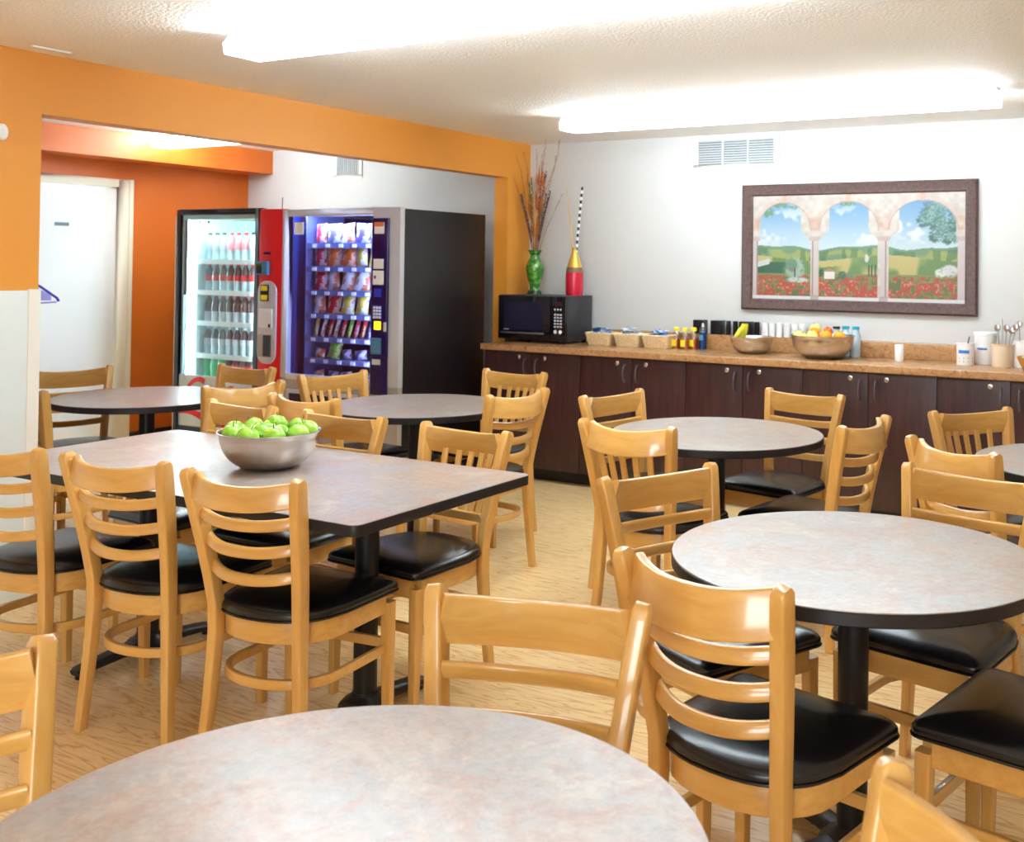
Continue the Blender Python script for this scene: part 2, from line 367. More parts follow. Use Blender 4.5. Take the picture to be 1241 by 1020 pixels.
ceiling_light(1.06, 2.325, -1.13, H, 'white fluorescent ceiling light before the back wall, half nearer the dried flowers')
ceiling_light(2.335, 3.59, -1.13, H, 'white fluorescent ceiling light before the back wall, the half above the landscape painting')
ceiling_light(-2.74, -1.52, -1.125, HA, 'white fluorescent ceiling light inside the orange alcove above the vending machines')
# wall and ceiling fittings
def vent(x0, x1, z0, z1, label, vertical=False, cols=3, y=0, fr=.033):
    t = thing('wall_vent', label, 'vent', ((x0+x1)/2, y, (z0+z1)/2))
    w, h = (x1-x0)/2, (z1-z0)/2
    mb = MB(); mb.box(-w, w, -.012, 0, h-fr, h); mb.box(-w, w, -.012, 0, -h, -h+fr); mb.box(-w, -w+fr, -.012, 0, -h+fr, h-fr); mb.box(w-fr, w, -.012, 0, -h+fr, h-fr)
    mb.build('frame', M['trim'], t, bevel=.002)
    B(-w+fr, w-fr, -.004, 0, -h+fr, h-fr).build('backing', M['grille'], t)
    iw, ih = w-fr, h-fr
    if vertical:
        n = 11
        for k in range(n):
            x = -iw + (k+.5)*2*iw/n; B(x-.006, x+.006, -.013, -.003, -ih, ih).build('louver', M['louver'], t)
    else:
        n = 10
        for k in range(n):
            z = -ih + (k+.5)*2*ih/n
            MB().add([(-iw, -.013, z-.005), (iw, -.013, z-.005), (iw, -.004, z+.006), (-iw, -.004, z+.006), (-iw, -.012, z-.002), (iw, -.012, z-.002), (iw, -.003, z+.009), (-iw, -.003, z+.009)],
                     [(0,3,2,1),(4,5,6,7),(0,1,5,4),(1,2,6,5),(2,3,7,6),(3,0,4,7)]).build('louver', M['louver'], t)
        for k in range(1, cols):
            x = -iw + k*2*iw/cols; B(x-.004, x+.004, -.016, -.003, -ih, ih).build('divider', M['trim'], t)
    for sx in (-1, 1):
        for sz in (-1, 1): MB().lathe([(.004, 0), (.004, .003)], 8).build('screw', M['chrome'], t, loc=(sx*w*.84, -.0125, sz*(h-fr/2))).rotation_euler = (R(90), 0, 0)
    return t
vent(1.372, 1.995, 2.135, 2.366, 'wide white air vent grille high on the white wall above the counter')
vent(-2.01, -1.69, 2.17, 2.40, 'small grey louvered vent high in the alcove above the vending machines', True)
o = MB().lathe([(.0, 0), (.022, 0), (.026, .006), (.022, .014), (.010, .018), (0, .019)], 20).build('wall_hook', M['white'], loc=(0, -3.915, 2.005)); o.rotation_euler = (0, R(90), 0)
o.scale = (1.4, 1, 1); tag(o, 'small white oval plastic hook on the orange wall at the far left', 'hook')
tag(B(.12, .14, -3.87, -3.70, H-.008, H).build('ceiling_bracket', M['white'], bevel=.002), 'thin white strip on the ceiling beside the orange beam', 'bracket')
# blue triangular bracket on the end of the wall, beside the opening
t = thing('wall_bracket', 'blue triangular plastic bracket on the wall end beside the white door', 'bracket', (-.06, -3.7365, 1.27))
MB().tube([(0, 0, .095), (0, .04, .075), (0, .118, .022), (0, .126, .008)], .006).build('arm', M['deepblue'], t)
MB().tube([(0, 0, .0), (0, .115, .004)], .004).build('shelf_bar', M['lilac'], t)
MB().add([(-.002, 0, .012), (-.002, .09, .012), (-.002, .09, .035), (-.002, 0, .085), (.002, 0, .012), (.002, .09, .012), (.002, .09, .035), (.002, 0, .085)],
         [(0,1,2,3),(7,6,5,4),(0,4,5,1),(1,5,6,2),(2,6,7,3),(3,7,4,0)]).build('gusset', M['lilac'], t)

# ---------------------------------------------------------------- cabinets and counter
ZC = .919; CX1 = 4.74
units = [(.045, .445, .834), (.834, 1.225, 1.615), (1.615, 2.004, 2.390), (2.390, 2.785, 3.175), (3.175, 3.568, 3.955), (3.955, 4.35, 4.74)]
clab = ['dark mahogany cabinet under the black microwave', 'dark mahogany cabinet under the wicker baskets', 'dark mahogany cabinet under the small steel fruit bowl',
        'dark mahogany cabinet under the white cup beside the big fruit bowl', 'dark mahogany cabinet under the utensil crocks at the right end', 'dark mahogany cabinet beyond the last one in view']
arch = [(0, 0, .055), (0, -.018, .05), (0, -.03, .03), (0, -.034, 0), (0, -.03, -.03), (0, -.018, -.05), (0, 0, -.055)]
for (x0, xm, x1), lb in zip(units, clab):
    t = thing('base_cabinet', lb, 'cabinet', ((x0+x1)/2, -.30, 0), 0); c = (x0+x1)/2
    mb = B(x0-c+.0005, x1-c-.0005, -.272, .288, .083, ZC-.046); mb.box(x0-c+.0005, x1-c-.0005, -.21, .288, 0, .083)
    mb.build('body', M['cabgap'], t)
    B(x0-c+.001, x1-c-.001, -.214, -.2105, .002, .08).build('toe_kick', M['blackpl'], t)
    for a, b_, s in ((x0, xm, 1), (xm, x1, -1)):
        d = B(a-c+.0025, b_-c-.0025, -.292, -.274, .088, ZC-.05).build('door', M['cab'], t, bevel=.0015)
        hx = xm - c - s*.047
        MB().sweep([(hx, y-.292, z+.772) for _, y, z in arch], rrect(.014, .008, .003), ref=(1, 0, 0)).build('handle', M['blackhandle'] if 'blackhandle' in M else M['blackpl'], d)
        k = MB().lathe([(.0145, 0), (.0145, .004), (.011, .006), (0, .006)], 20).build('lock', M['chrome'], d, loc=(xm-c-s*.106, -.292, .836)); k.rotation_euler = (R(90), 0, 0)
mb = MB().box(.035, CX1+.01, -.63, -.003, ZC-.044, ZC)
ct = thing('countertop', 'long brown granite-look laminate countertop along the back wall', 'countertop', (0, 0, 0))
mb.build('worktop', M['counter'], ct, bevel=.006, seg=3)
B(.66, CX1+.01, -.085, -.003, ZC, 1.014).build('backsplash', M['counter'], ct, bevel=.004)
tag(B(2.93, 3.01, -.11, -.095, ZC, ZC+.003).build('counter_slot', M['blackpl']), 'small dark slot plate on the counter right of the white cup', 'plate')

# ---------------------------------------------------------------- chairs
def interp(ks, z):
    for (z0, v0), (z1, v1) in zip(ks, ks[1:]):
        if z <= z1:
            u = (z-z0)/(z1-z0); u = u*u*(3-2*u) if True else u
            return v0 + (v1-v0)*u
    return ks[-1][1]
POST = [(0, -.238), (.12, -.215), (.42, -.178), (.60, -.192), (.85, -.250)]
def py(z):
    if z < .43: u = (.43-z)/.43; return -.168 - .022*u**1.4
    u = (z-.43)/.415; return -.168 - .077*u**1.3
def px(z):
    if z < .43: u = (.43-z)/.43; return .152 + .028*u**1.4
    u = (z-.43)/.415; return .152 + .048*u**1.2
def hoop_path(w, yf, yb, z, n=14):
    p = [(-w, yf, z), (-w, yf*.3, z), (-w, -.04, z)]
    for k in range(1, n):
        a = PI - PI*k/n
        p.append((w*math.copysign(abs(math.cos(a))**.92, math.cos(a)), -.04 + (yb+.04)*abs(math.sin(a))**.95, z))
    p += [(w, -.04, z), (w, yf*.3, z), (w, yf, z)]
    return p
def seat_outline(k):
    pts = []; w = .214-k; f = .218-k; r = max(.03-k*.3, .01)
    for cx, a0 in ((w-r, 0), (-(w-r), 90)):
        for i in range(5):
            a = R(a0 + 90*i/4); pts.append((cx + r*math.cos(a), f-r+r*math.sin(a)))
    n = 18; yb = -.196+k
    for i in range(0, n+1):
        a = PI + PI*i/n
        x = (w-.004)*math.copysign(abs(math.cos(a))**.85, math.cos(a)); y = -.035 + (-.035-yb)*(-1)*abs(math.sin(a))**.92
        pts.append((x*(.96 if 0 < i < n else .985), y))
    return pts
def make_chair(kind, label):
    t = thing('dining_chair', label, 'chair')
    w = M['wood']
    for s in (-1, 1):
        zs = [0, .08, .18, .28, .38, .46, .54, .62, .70, .77, .812, .833, .841, .845]
        path = []; sc = []
        for z in zs:
            path.append((s*px(z), py(z), z))
            k = .92 if z < .3 else 1
            top = {.77: .98, .812: .95, .833: .88, .841: .72, .845: .45}.get(z, 1)
            lo = .80 + .20*min(1, z/.42)
            sc.append((lo*(1 if z < .84 else .8), lo*top*(1+.18*max(0, min(1, (z-.45)/.25)))))
        MB().sweep(path, rrect(.034, .040, .006), ref=(0, 1, 0), scale=sc).build('leg', w, t)
        zs = [.0, .2, .405]
        MB().sweep([(s*.188, .190+.006*(1-z/.4), z) for z in zs], rrect(.036, .036, .005), ref=(0, 1, 0), scale=[(.72, .72), (.88, .88), (1, 1)]).build('leg', w, t)
    MB().sweep(hoop_path(.184, .172, -.180, .404), rrect(.020, .062, .004)).build('seat_frame', M['wood_x'], t)
    B(-.172, .172, .182, .204, .373, .434).build('front_rail', M['wood_x'], t, bevel=.003)
    MB().sweep(hoop_path(.179, .180, -.182, .262), rrect(.018, .028, .004)).build('side_stretcher', M['wood_x'], t)
    B(-.175, .175, .188, .204, .262, .292).build('stretcher', M['wood_x'], t, bevel=.003)
    mb = MB(); rings = []
    for k, z in ((.012, .434), (.001, .437), (-.003, .446), (-.002, .456), (.003, .463), (.012, .470), (.04, .478), (.08, .484), (.13, .487)):
        rings.append([(x, y, z) for x, y in seat_outline(k)])
    mb.loft(rings); mb.build('seat', M['vinyl'], t, ang=60)
    MB().sweep([(x*1.0, y, .4395) for x, y in seat_outline(-.003)+[seat_outline(-.003)[0]]], [(.0032*math.cos(a), .0032*math.sin(a)) for a in (0, 1.05, 2.1, 3.14, 4.2, 5.25)], cap=False).build('piping', M['vinyl'], t)
    def rail(zc, h, th, bulge, name, r=.005):
        path = []; L = px(zc)-.010
        for i in range(19):
            u = -1+2*i/18; q = bulge*(1-abs(u)**2.3)
            path.append((L*u, py(zc)+.010-q, zc-.27*q))
        pr = [(a-.22*b, b) for a, b in rrect(th, h, r)]
        MB().sweep(path, pr).build(name, M['wood_x'], t)
    if kind == 'narrow':
        rail(.803, .066, .021, .060, 'top_rail')
        for z in (.724, .648, .570): rail(z, .031, .020, .050, 'slat', .009)
    elif kind == 'wide':
        rail(.792, .092, .021, .060, 'top_rail')
        for z in (.708, .634, .558): rail(z, .033, .019, .052, 'slat', .008)
    else:
        rail(.792, .092, .021, .060, 'top_rail')
        rail(.548, .034, .020, .044, 'lower_rail')
        for k in range(5):
            x = -.112+.056*k; u0, u1 = x*.86/(px(.55)-.01), x/(px(.77)-.01)
            q0, q1 = .044*(1-abs(u0)**2.3), .060*(1-abs(u1)**2.3)
            MB().sweep([(x*.86, py(.55)+.010-q0, .552-.27*q0), (x*.93, (py(.55)+py(.77))/2+.012-(q0+q1)/2, .655-.27*(q0+q1)/2), (x, py(.77)+.010-q1, .765-.27*q1)], rrect(.025, .011, .003), ref=(0, 1, 0)).build('slat', w, t)
    return t
CH = [
 ('A1', 1.061, -4.298, 7.0, 'narrow', 'ladder-back wooden chair at the left photo edge, near side of the rectangular table'),
 ('A2', 1.582, -4.238, 6.7, 'narrow', 'ladder-back wooden chair, middle of the three on the near side of the rectangular table'),
 ('A3', 2.111, -4.214, 6.2, 'narrow', 'ladder-back wooden chair before the rectangular table, in front of the green apples'),
 ('B1', 0.902, -3.655, 177.0, 'wide', 'wooden chair directly behind the bowl of green apples at the rectangular table'),
 ('B2', 1.502, -3.656, 180.4, 'wide', 'wooden chair behind the rectangular table, its back just right of the apple bowl'),
 ('B3', 2.095, -3.662, 176.0, 'mission', 'upright-slat wooden chair behind the rectangular table near its right corner'),
 ('C1', -0.339, -2.545, 182.5, 'wide', 'light wooden chair standing right in front of the drinks machine'),
 ('C2', 0.119, -2.876, 79.0, 'wide', 'wooden chair seen from behind at the right side of the leftmost round table'),
 ('C3', 0.962, -2.874, -.8, 'wide', 'curved wooden chair back turned to the viewer, below the snack machine, above the apples'),
 ('C4', 0.562, -2.346, 259.9, 'mission', 'wooden upright-slat chair in front of the snack machine'),
 ('C5', 1.061, -1.889, 180.1, 'mission', 'wooden upright-slat chair in front of the cabinet under the microwave'),
 ('C6', 1.410, -2.418, 84.3, 'wide', 'ladder-back wooden chair right of the table that stands before the black machine side'),
 ('D1', -0.800, -3.000, 251.3, 'wide', 'wooden chair in front of the white door, beyond the leftmost round table'),
 ('D2', -0.355, -3.420, 8.0, 'wide', 'wooden chair partly hidden by the white wall end, back turned, at the leftmost round table'),
 ('E1', 2.265, -2.262, 258.3, 'wide', 'wooden chair at the far left of the middle round table, beside the aisle'),
 ('E2', 2.579, -2.785, -2.6, 'mission', 'upright-slat wooden chair, back to the viewer, on the near side of the middle round table'),
 ('E3', 2.745, -1.900, 170.1, 'wide', 'wooden chair behind the middle round table with its back to the dark cabinets'),
 ('E4', 3.085, -2.420, 81.4, 'wide', 'ladder-back wooden chair at the right side of the middle round table, seen from behind'),
 ('F1', 3.321, -3.872, 245.7, 'wide', 'wooden chair at the left side of the large round table on the right, facing it'),
 ('F2', 3.679, -4.374, -11.8, 'wide', 'large ladder-back wooden chair with shiny black seat, before the right-hand round table'),
 ('F3', 3.852, -3.539, 169.0, 'wide', 'wooden chair behind the right-hand round table, cut by the right edge of the photo'),
 ('F4', 4.200, -4.030, 79.0, 'wide', 'wooden chair at lower right whose black seat shows but whose back is outside the photo'),
 ('G1', 3.800, -2.020, 231.1, 'mission', 'upright-slat wooden chair in front of the cabinets near the right photo edge'),
 ('G2', 3.874, -2.637, -33.9, 'wide', 'curved wooden chair back turned to the viewer before the rightmost small table'),
 ('H1', 3.512, -5.149, 194.4, 'wide', 'nearest wooden chair back in the middle foreground, behind the closest round table'),
 ('H2', 3.114, -5.721, 262.0, 'wide', 'pale wooden chair back at the bottom left corner, beside the closest round table'),
 ('H3', 4.132, -5.538, 130.0, 'wide', 'wooden chair post and rail at the bottom right corner, beside the closest round table'),
]
protos = {}
for nm, x, y, rz, kind, lb in CH:
    g = 'wooden dining chairs with black vinyl seats'
    if kind not in protos:
        o = make_chair(kind, lb); o.location = (x, y, 0); o.rotation_euler = (0, 0, R(rz)); o['group'] = g; o.scale = (1, 1, 1.03); protos[kind] = o
    else: dup(protos[kind], (x, y, 0), R(rz), lb, g)

# ---------------------------------------------------------------- tables
ZT = .755; TT = .033
def disc(r, z0, z1, n=96, b=.003):
    return MB().lathe([(r-b, z0), (r, z0+b), (r, z1-b), (r-b, z1)], n)
def base(t, x=0, y=0, four=True, rot=0):
    MB().lathe([(.038, .05), (.038, ZT-TT-.012)], 28).build('column', M['iron'], t, loc=(x, y, 0))
    mb = B(-.13, .13, -.13, .13, ZT-TT-.014, ZT-TT-.001); mb.build('mount_plate', M['iron'], t, loc=(x, y, 0), bevel=.003)
    MB().lathe([(.085, .030), (.083, .045), (.066, .062), (.045, .074), (.040, .085), (0, .085)], 28).build('base_hub', M['iron'], t, loc=(x, y, 0))
    for k in range(4 if four else 2):
        a = rot + (PI/2*k if four else PI*k); c, s = math.cos(a), math.sin(a)
        path = [(x+c*r, y+s*r, z) for r, z in ((.03, .045), (.12, .043), (.22, .034), (.27, .028), (.285, .024))]
        o = MB().sweep(path, rrect(.062, .034, .014), scale=[(1, 1.2), (1, 1.05), (1.05, .85), (1.1, .75), (.8, .6)]).build('base_foot', M['iron'], t)
        MB().lathe([(.018, 0), (.018, .016)], 12).build('glide', M['blackpl'], o, loc=(x+c*.262, y+s*.262, 0))
RT = 'round dining tables with black edges'
def round_table(x, y, label, rot):
    t = thing('round_table', label, 'table', (x, y, 0), rot, RT)
    disc(.4565, ZT-TT, ZT-.0012).build('edge_band', M['band'], t)
    disc(.4545, ZT-.004, ZT, b=.0006).build('tabletop', M['lam'], t)
    base(t, four=True, rot=R(20))
    return t
rt = round_table(3.618, -5.582, 'closest round table, its pale stone-look top filling the bottom of the photo', 0)
for x, y, rz, lb in ((3.741, -3.939, .6, 'large round table on the right with black edge, in front of the cabinets'),
                     (2.645, -2.370, 1.5, 'middle round table standing in front of the dark cabinets'),
                     (.998, -2.400, 2.2, 'round table in front of the black side of the snack machine'),
                     (-.383, -2.916, 3.1, 'leftmost round table, inside the alcove opening before the white door'),
                     (4.170, -2.260, 4.0, 'round table cut by the right edge of the photo, before the cabinets')):
    dup(rt, (x, y, 0), rz, lb)
t = thing('rectangular_table', 'long rectangular table with black edge carrying the bowl of green apples', 'table', (1.59, -3.965, 0), R(.2))
hw, hd = .905, .418
MB().rbox(-hw, hw, -hd, hd, ZT-TT, ZT-.0012, .03, 5).build('edge_band', M['band'], t, bevel=.003)
MB().rbox(-hw+.002, hw-.002, -hd+.002, hd-.002, ZT-.004, ZT, .028, 5).build('tabletop', M['lam'], t)
base(t, -.545, .03, False, PI/2); base(t, .53, .03, False, PI/2)

# ---------------------------------------------------------------- bowls and fruit
def bowl(name, label, x, y, z, r, h):
    t = thing(name, label, 'bowl', (x, y, z))
    prof = []; n = 12
    for i in range(n+1):
        a = i/n*PI/2*.97; prof.append((max(r*.36, 0)*(1) + (r-r*.36)*math.sin(a), h*(1-math.cos(a))))
    prof.append((r+.007, h+.0005)); prof.append((r+.008, h+.003)); prof.append((r+.004, h+.004))
    inner = [(rr-.003, zz+.003) for rr, zz in reversed(prof[:n+1])]
    MB().lathe(prof + inner, 64).build('bowl_shell', M['steel'], t, ang=50)
    return t
def apple(name, label, cat, grp, mt, r=.038, flat=.92):
    t = thing(name, label, cat, group=grp); pr = []
    for i in range(15):
        a = PI*i/14
        rr = r*math.sin(a)*(1+.06*math.cos(a)); z = -r*math.cos(a)*flat
        dimp = .010*math.exp(-(rr/(.3*r))**2)*(1 if z > 0 else -.5); pr.append((max(rr, .0004), z - dimp))
    MB().lathe(pr, 24).build('flesh', mt, t, ang=80)
    MB().tube([(0, 0, r*flat-.011), (.001, 0, r*flat), (.004, .001, r*flat+.008)], .0013, 6).build('stem', M['stemb'], t)
    return t
bx, by, bz = 1.655, -3.925, ZT
bowl('steel_bowl', 'large brushed steel bowl filled with green apples on the rectangular table', bx, by, bz, .165, .125)
AL = 'shiny green apple heaped in the steel bowl on the rectangular table'; AG = 'green apples in the steel bowl'
ap = apple('green_apple', AL, 'apple', AG, M['apple']); first = True
spots = [(0, 0, .047)] + [(.078*math.cos(a), .078*math.sin(a), .062) for a in [R(60*k+10) for k in range(6)]]
spots += [(.124*math.cos(R(40*k+5)), .124*math.sin(R(40*k+5)), .124) for k in range(9)]
spots += [(.043, .0, .118), (-.035, .035, .122), (-.03, -.045, .120), (.07*math.cos(R(-60)), .07*math.sin(R(-60)), .128), (.07*math.cos(R(120)), .07*math.sin(R(120)), .138)]
for i, (x, y, z) in enumerate(spots):
    rot = (random.uniform(-.5, .5), random.uniform(-.5, .5), random.uniform(0, 6))
    if i == 0: ap.location = (bx+x, by+y, bz+z); ap.rotation_euler = rot
    else: dup(ap, (bx+x, by+y, bz+z), rot=rot)
# counter bowls
bowl('steel_bowl', 'small steel bowl holding bananas on the back counter', 1.935, -.29, ZC, .136, .104)
bowl('steel_bowl', 'big steel bowl of mixed fruit on the back counter', 2.43, -.36, ZC, .190, .138)
bn = None
for k, rz in enumerate((.75, .3, -.15, -.6)):
    o = thing('banana', 'ripe yellow banana in the small steel bowl on the counter', 'banana', (1.872+.010*k, -.30+.004*k, ZC+.108), rz, 'bananas in the small bowl')
    path = [(.002, 0, .080), (-.002, 0, .062), (-.018, 0, .036), (-.036, 0, .006), (-.046, 0, -.022), (-.046, 0, -.045), (-.042, 0, -.056)]
    MB().sweep(path, [(.0155*math.cos(a), .0155*math.sin(a)) for a in [k2*PI/4 for k2 in range(8)]], ref=(0, 1, 0), scale=[(.35, .35), (.5, .5), (.92, .92), (1, 1), (.95, .95), (.6, .6), (.3, .3)]).build('peel', M['banana'], o, ang=60)
    MB().lathe([(.005, 0), (.005, .008)], 8).build('tip', M['stemb'], o, loc=(.002, 0, .078))
def fruit(x, y, z, nm, mt, lb, r=.037, grp=None):
    o = apple(nm, lb, 'fruit' if nm != 'orange' else 'orange', grp, mt, r, .96); o.location = (x, y, z); o.rotation_euler = (random.uniform(-.4, .4), random.uniform(-.4, .4), random.uniform(0, 6))
fx, fy, fz = 2.43, -.36, ZC
for dx, dy, dz in ((0, 0, .05), (.08, .02, .065), (-.08, 0, .065), (0, .085, .065), (0, -.08, .065), (.06, -.07, .07), (-.06, .07, .07)):
    fruit(fx+dx, fy+dy, fz+dz, 'orange', M['orangefruit'], 'orange low in the big steel fruit bowl, mostly hidden', grp='oranges low in the big bowl')
fruit(fx+.050, fy-.085, fz+.140, 'orange', M['orangefruit'], 'orange on top of the big steel fruit bowl, the left of the two bright ones')
fruit(fx+.125, fy-.055, fz+.140, 'orange', M['orangefruit'], 'orange on top of the big steel fruit bowl nearest its right rim')
fruit(fx-.060, fy+.01, fz+.150, 'orange', M['orangefruit'], 'orange peeking between the pale fruit in the big steel bowl')
fruit(fx-.145, fy-.02, fz+.135, 'pear', M['yelapple'], 'pale yellow-green fruit at the left rim of the big steel bowl', .036)
fruit(fx-.110, fy-.075, fz+.130, 'apple', M['yelapple'], 'pale green apple at the left front of the big steel bowl', .034)
fruit(fx-.065, fy+.06, fz+.175, 'apple', M['yelapple'], 'yellow-green apple on the very top of the mixed fruit', .036)
fruit(fx-.035, fy-.095, fz+.138, 'apple', M['yelapple'], 'yellow-green apple at the front centre of the big steel bowl', .037)
fruit(fx+.025, fy+.015, fz+.160, 'apple', M['redapple'], 'red apple behind the two bright oranges in the big steel bowl', .034)
fruit(fx+.015, fy-.02, fz+.125, 'apple', M['redapple'], 'small red apple tucked under the bright oranges', .034)

# ---------------------------------------------------------------- microwave and vases
t = thing('microwave_oven', 'large black microwave oven at the left end of the counter', 'microwave', (.305, -.225, ZC))
mb = B(-.29, .29, -.155, .17, .018, .335); mb.build('body', M['mwbody'], t, bevel=.006)
dr = B(-.287, .158, -.178, -.156, .024, .33).build('door', M['blackgloss'], t, bevel=.005)
B(-.235, .10, -.180, -.177, .085, .285).build('window', mat('tinted_oven_window', rgb(28, 18, 46), .08, spec=.7), dr)
MB().sweep([(-.255, -.180, .068), (-.255, -.19, .068), (.115, -.19, .068), (.115, -.18, .068)], rrect(.007, .012, .003)).build('handle', M['chrome'], dr)
B(-.235, -.19, -.1805, -.1775, .088, .094).build('badge', M['silver'], dr)
cp = B(.160, .287, -.178, -.156, .024, .33).build('control_panel', M['blackgloss'], t, bevel=.005)
B(.185, .262, -.1795, -.1775, .270, .292).build('display', mat('maroon_display', rgb(70, 22, 30), .3), cp)
for z, xs in ((.240, (-.024, 0, .024)),):
    for x in xs: MB().lathe([(.006, 0), (.006, .002)], 10).build('button', M['white'], cp, loc=(.223+x, -.1775, z)).rotation_euler = (R(90), 0, 0)
for i in range(5):
    for j in range(3): B(.193+.024*j, .209+.024*j, -.1795, -.1775, .115+.021*i, .126+.021*i).build('button', M['silver'], cp)
for x in (.2, .242): MB().lathe([(.013, 0), (.013, .002)], 14).build('button', M['white'], cp, loc=(x+.003, -.1775, .085)).rotation_euler = (R(90), 0, 0)
for x in (-.24, .24):
    for y in (-.13, .14): MB().lathe([(.014, 0), (.018, .018)], 12).build('foot', M['blackpl'], t, loc=(x, y, 0))
zm = ZC+.335
t = thing('green_vase', 'green glazed ceramic vase with dried flowers on the microwave', 'vase', (.197, -.21, zm))
MB().lathe([(.050, 0), (.052, .008), (.040, .030), (.034, .045), (.040, .075), (.058, .13), (.068, .18), (.064, .215), (.044, .25), (.036, .275), (.038, .295), (.052, .318), (.054, .322), (.046, .318), (.032, .29), (.030, .26)], 40).build('body', M['green'], t, ang=70)
MB().lathe([(.0535, 0), (.0535, .007), (.043, .028), (.0, .028)], 40).build('foot_ring', M['darkgreen'], t)
MB().lathe([(.0385, .292), (.0405, .3), (.0405, .304), (.0385, .31)], 40).build('neck_band', M['darkgreen'], t)
t = thing('dried_bouquet', 'bouquet of dried orange, brown and purple stems standing in the green vase', 'dried flowers', (.197, -.21, zm))
scol = [mat('rust_dried_stem', rgb(176, 96, 44), .8), mat('olive_dried_stem', rgb(104, 104, 52), .8), mat('plum_dried_stem', rgb(96, 66, 74), .8), mat('tan_dried_stem', rgb(200, 150, 90), .8), mat('brown_dried_twig', rgb(134, 84, 54), .8)]
def stem(dx, dy, top, mt, r=.0022, kind='spike', curl=0):
    path = []
    for k in range(9):
        u = k/8; z = .12 + (top-.12)*u
        path.append((dx*u**1.6 + curl*math.sin(u*9)*u*.012, dy*u**1.5 + curl*math.cos(u*8)*u*.01, z))
    o = MB().tube(path, r, 5, [(1-.5*k/8,)*2 for k in range(9)]).build('stem', mt, t)
    mb = MB(); rn = random.Random(int(dx*999)+int(top*77))
    if kind != 'bare':
        lo = {'spike': .45, 'blade': .3, 'twig': .5}[kind]
        for k in range({'spike': 90, 'blade': 14, 'twig': 34}[kind]):
            u = lo + (1-lo)*rn.random(); i = min(7, int(u*8)); f = u*8-i
            p = Vector(path[i])*(1-f) + Vector(path[i+1])*f; a = rn.uniform(0, 2*PI)
            L = {'spike': rn.uniform(.014, .026), 'blade': rn.uniform(.08, .16), 'twig': rn.uniform(.006, .02)}[kind]
            d = Vector((math.cos(a)*.6, math.sin(a)*.6, 1 if kind != 'twig' else .4)).normalized()
            if kind == 'blade': d = Vector((math.cos(a)*.15+dx, math.sin(a)*.1, 1)).normalized()
            q = p + d*L; s = Vector((-math.sin(a), math.cos(a), 0))*({'spike': .006, 'blade': .010, 'twig': .0028}[kind]); m_ = p + d*L*.5
            n_ = d.cross(s).normalized()*.0012
            mb.add([p, m_+s, q, m_-s, m_+n_, m_-n_], [(0, 1, 4), (1, 2, 4), (2, 3, 4), (3, 0, 4), (1, 0, 5), (2, 1, 5), (3, 2, 5), (0, 3, 5)])
        mb.build({'spike': 'flower_spike', 'blade': 'leaf_blade', 'twig': 'seed_head'}[kind], mt, o, smooth=False)
for a in ((-.13, .0, .72, 2, 'spike'), (-.10, -.03, .68, 2, 'spike'), (-.055, .02, .84, 1, 'spike'), (-.045, -.02, .80, 1, 'spike'), (.02, 0, .88, 0, 'blade'), (.05, .01, .84, 0, 'blade'), (.0, -.02, .80, 3, 'blade'),
          (-.05, 0, .72, 3, 'blade'), (.075, 0, .78, 0, 'blade'), (.08, .01, .88, 2, 'spike'), (.11, .02, .74, 2, 'spike'), (.13, -.02, .70, 2, 'spike'), (.035, .03, .90, 2, 'spike'), (-.09, 0, .84, 0, 'blade'), (.10, -.01, .72, 1, 'spike')):
    stem(a[0], a[1], a[2], scol[a[3]], .0026, a[4])
for a in ((-.19, 0, 1.02, 4, 1), (-.12, .0, 1.04, 4, 1), (.0, 0, 1.05, 4, .5), (.09, 0, 1.18, 4, 0), (.20, -.02, 1.13, 4, 2), (.17, 0, 1.0, 4, 1), (.05, 0, 1.02, 4, .5), (-.26, .0, .98, 4, .4), (.23, 0, .72, 4, .2)):
    stem(a[0], a[1]*.5, a[2], scol[a[3]], .0022, 'twig', a[4])
t = thing('red_vase', 'tall red and gold vase with two long sticks on the microwave', 'vase', (.538, -.21, zm))
mb = MB(); mb.mi = 0
mb.lathe([(.058, 0), (.062, .02), (.064, .10), (.062, .165)], 36)
mb.build('body', M['red'], t, ang=60)
MB().lathe([(.0622, .163), (.0624, .168), (.056, .20)], 36).build('band', mat('bronze_band', rgb(110, 84, 54), .4), t, ang=60)
MB().lathe([(.0555, .198), (.038, .255), (.024, .295), (.019, .315), (.020, .335), (.025, .34), (.015, .34), (.012, .31)], 36).build('shoulder', M['gold'], t, ang=60)
stick = thing('striped_stick', 'black and white striped stick leaning in the red vase', 'stick', (.538, -.21, zm))
p0, p1 = Vector((-.012, 0, .06)), Vector((.056, 0, .77))
n = 30
for k in range(n):
    a, b_ = p0.lerp(p1, k/n), p0.lerp(p1, (k+1)/n)
    if k % 2 or k < 11: continue
mbw, mbk = MB(), MB()
for k in range(n):
    (mbk if k % 2 else mbw).tube([p0.lerp(p1, k/n), p0.lerp(p1, (k+1)/n)], .0085, 10)
mbw.build('white_bands', M['white'], stick); mbk.build('black_bands', M['blackpl'], stick)
tag(MB().tube([(.010, 0, .06), (-.04, 0, .5), (-.078, 0, .765)], .006, 8, [(1, 1), (.8, .8), (.4, .4)]).build('cane_stick', M['gold'], loc=(.538, -.205, zm)), 'thin tan cane leaning left in the red vase', 'stick')

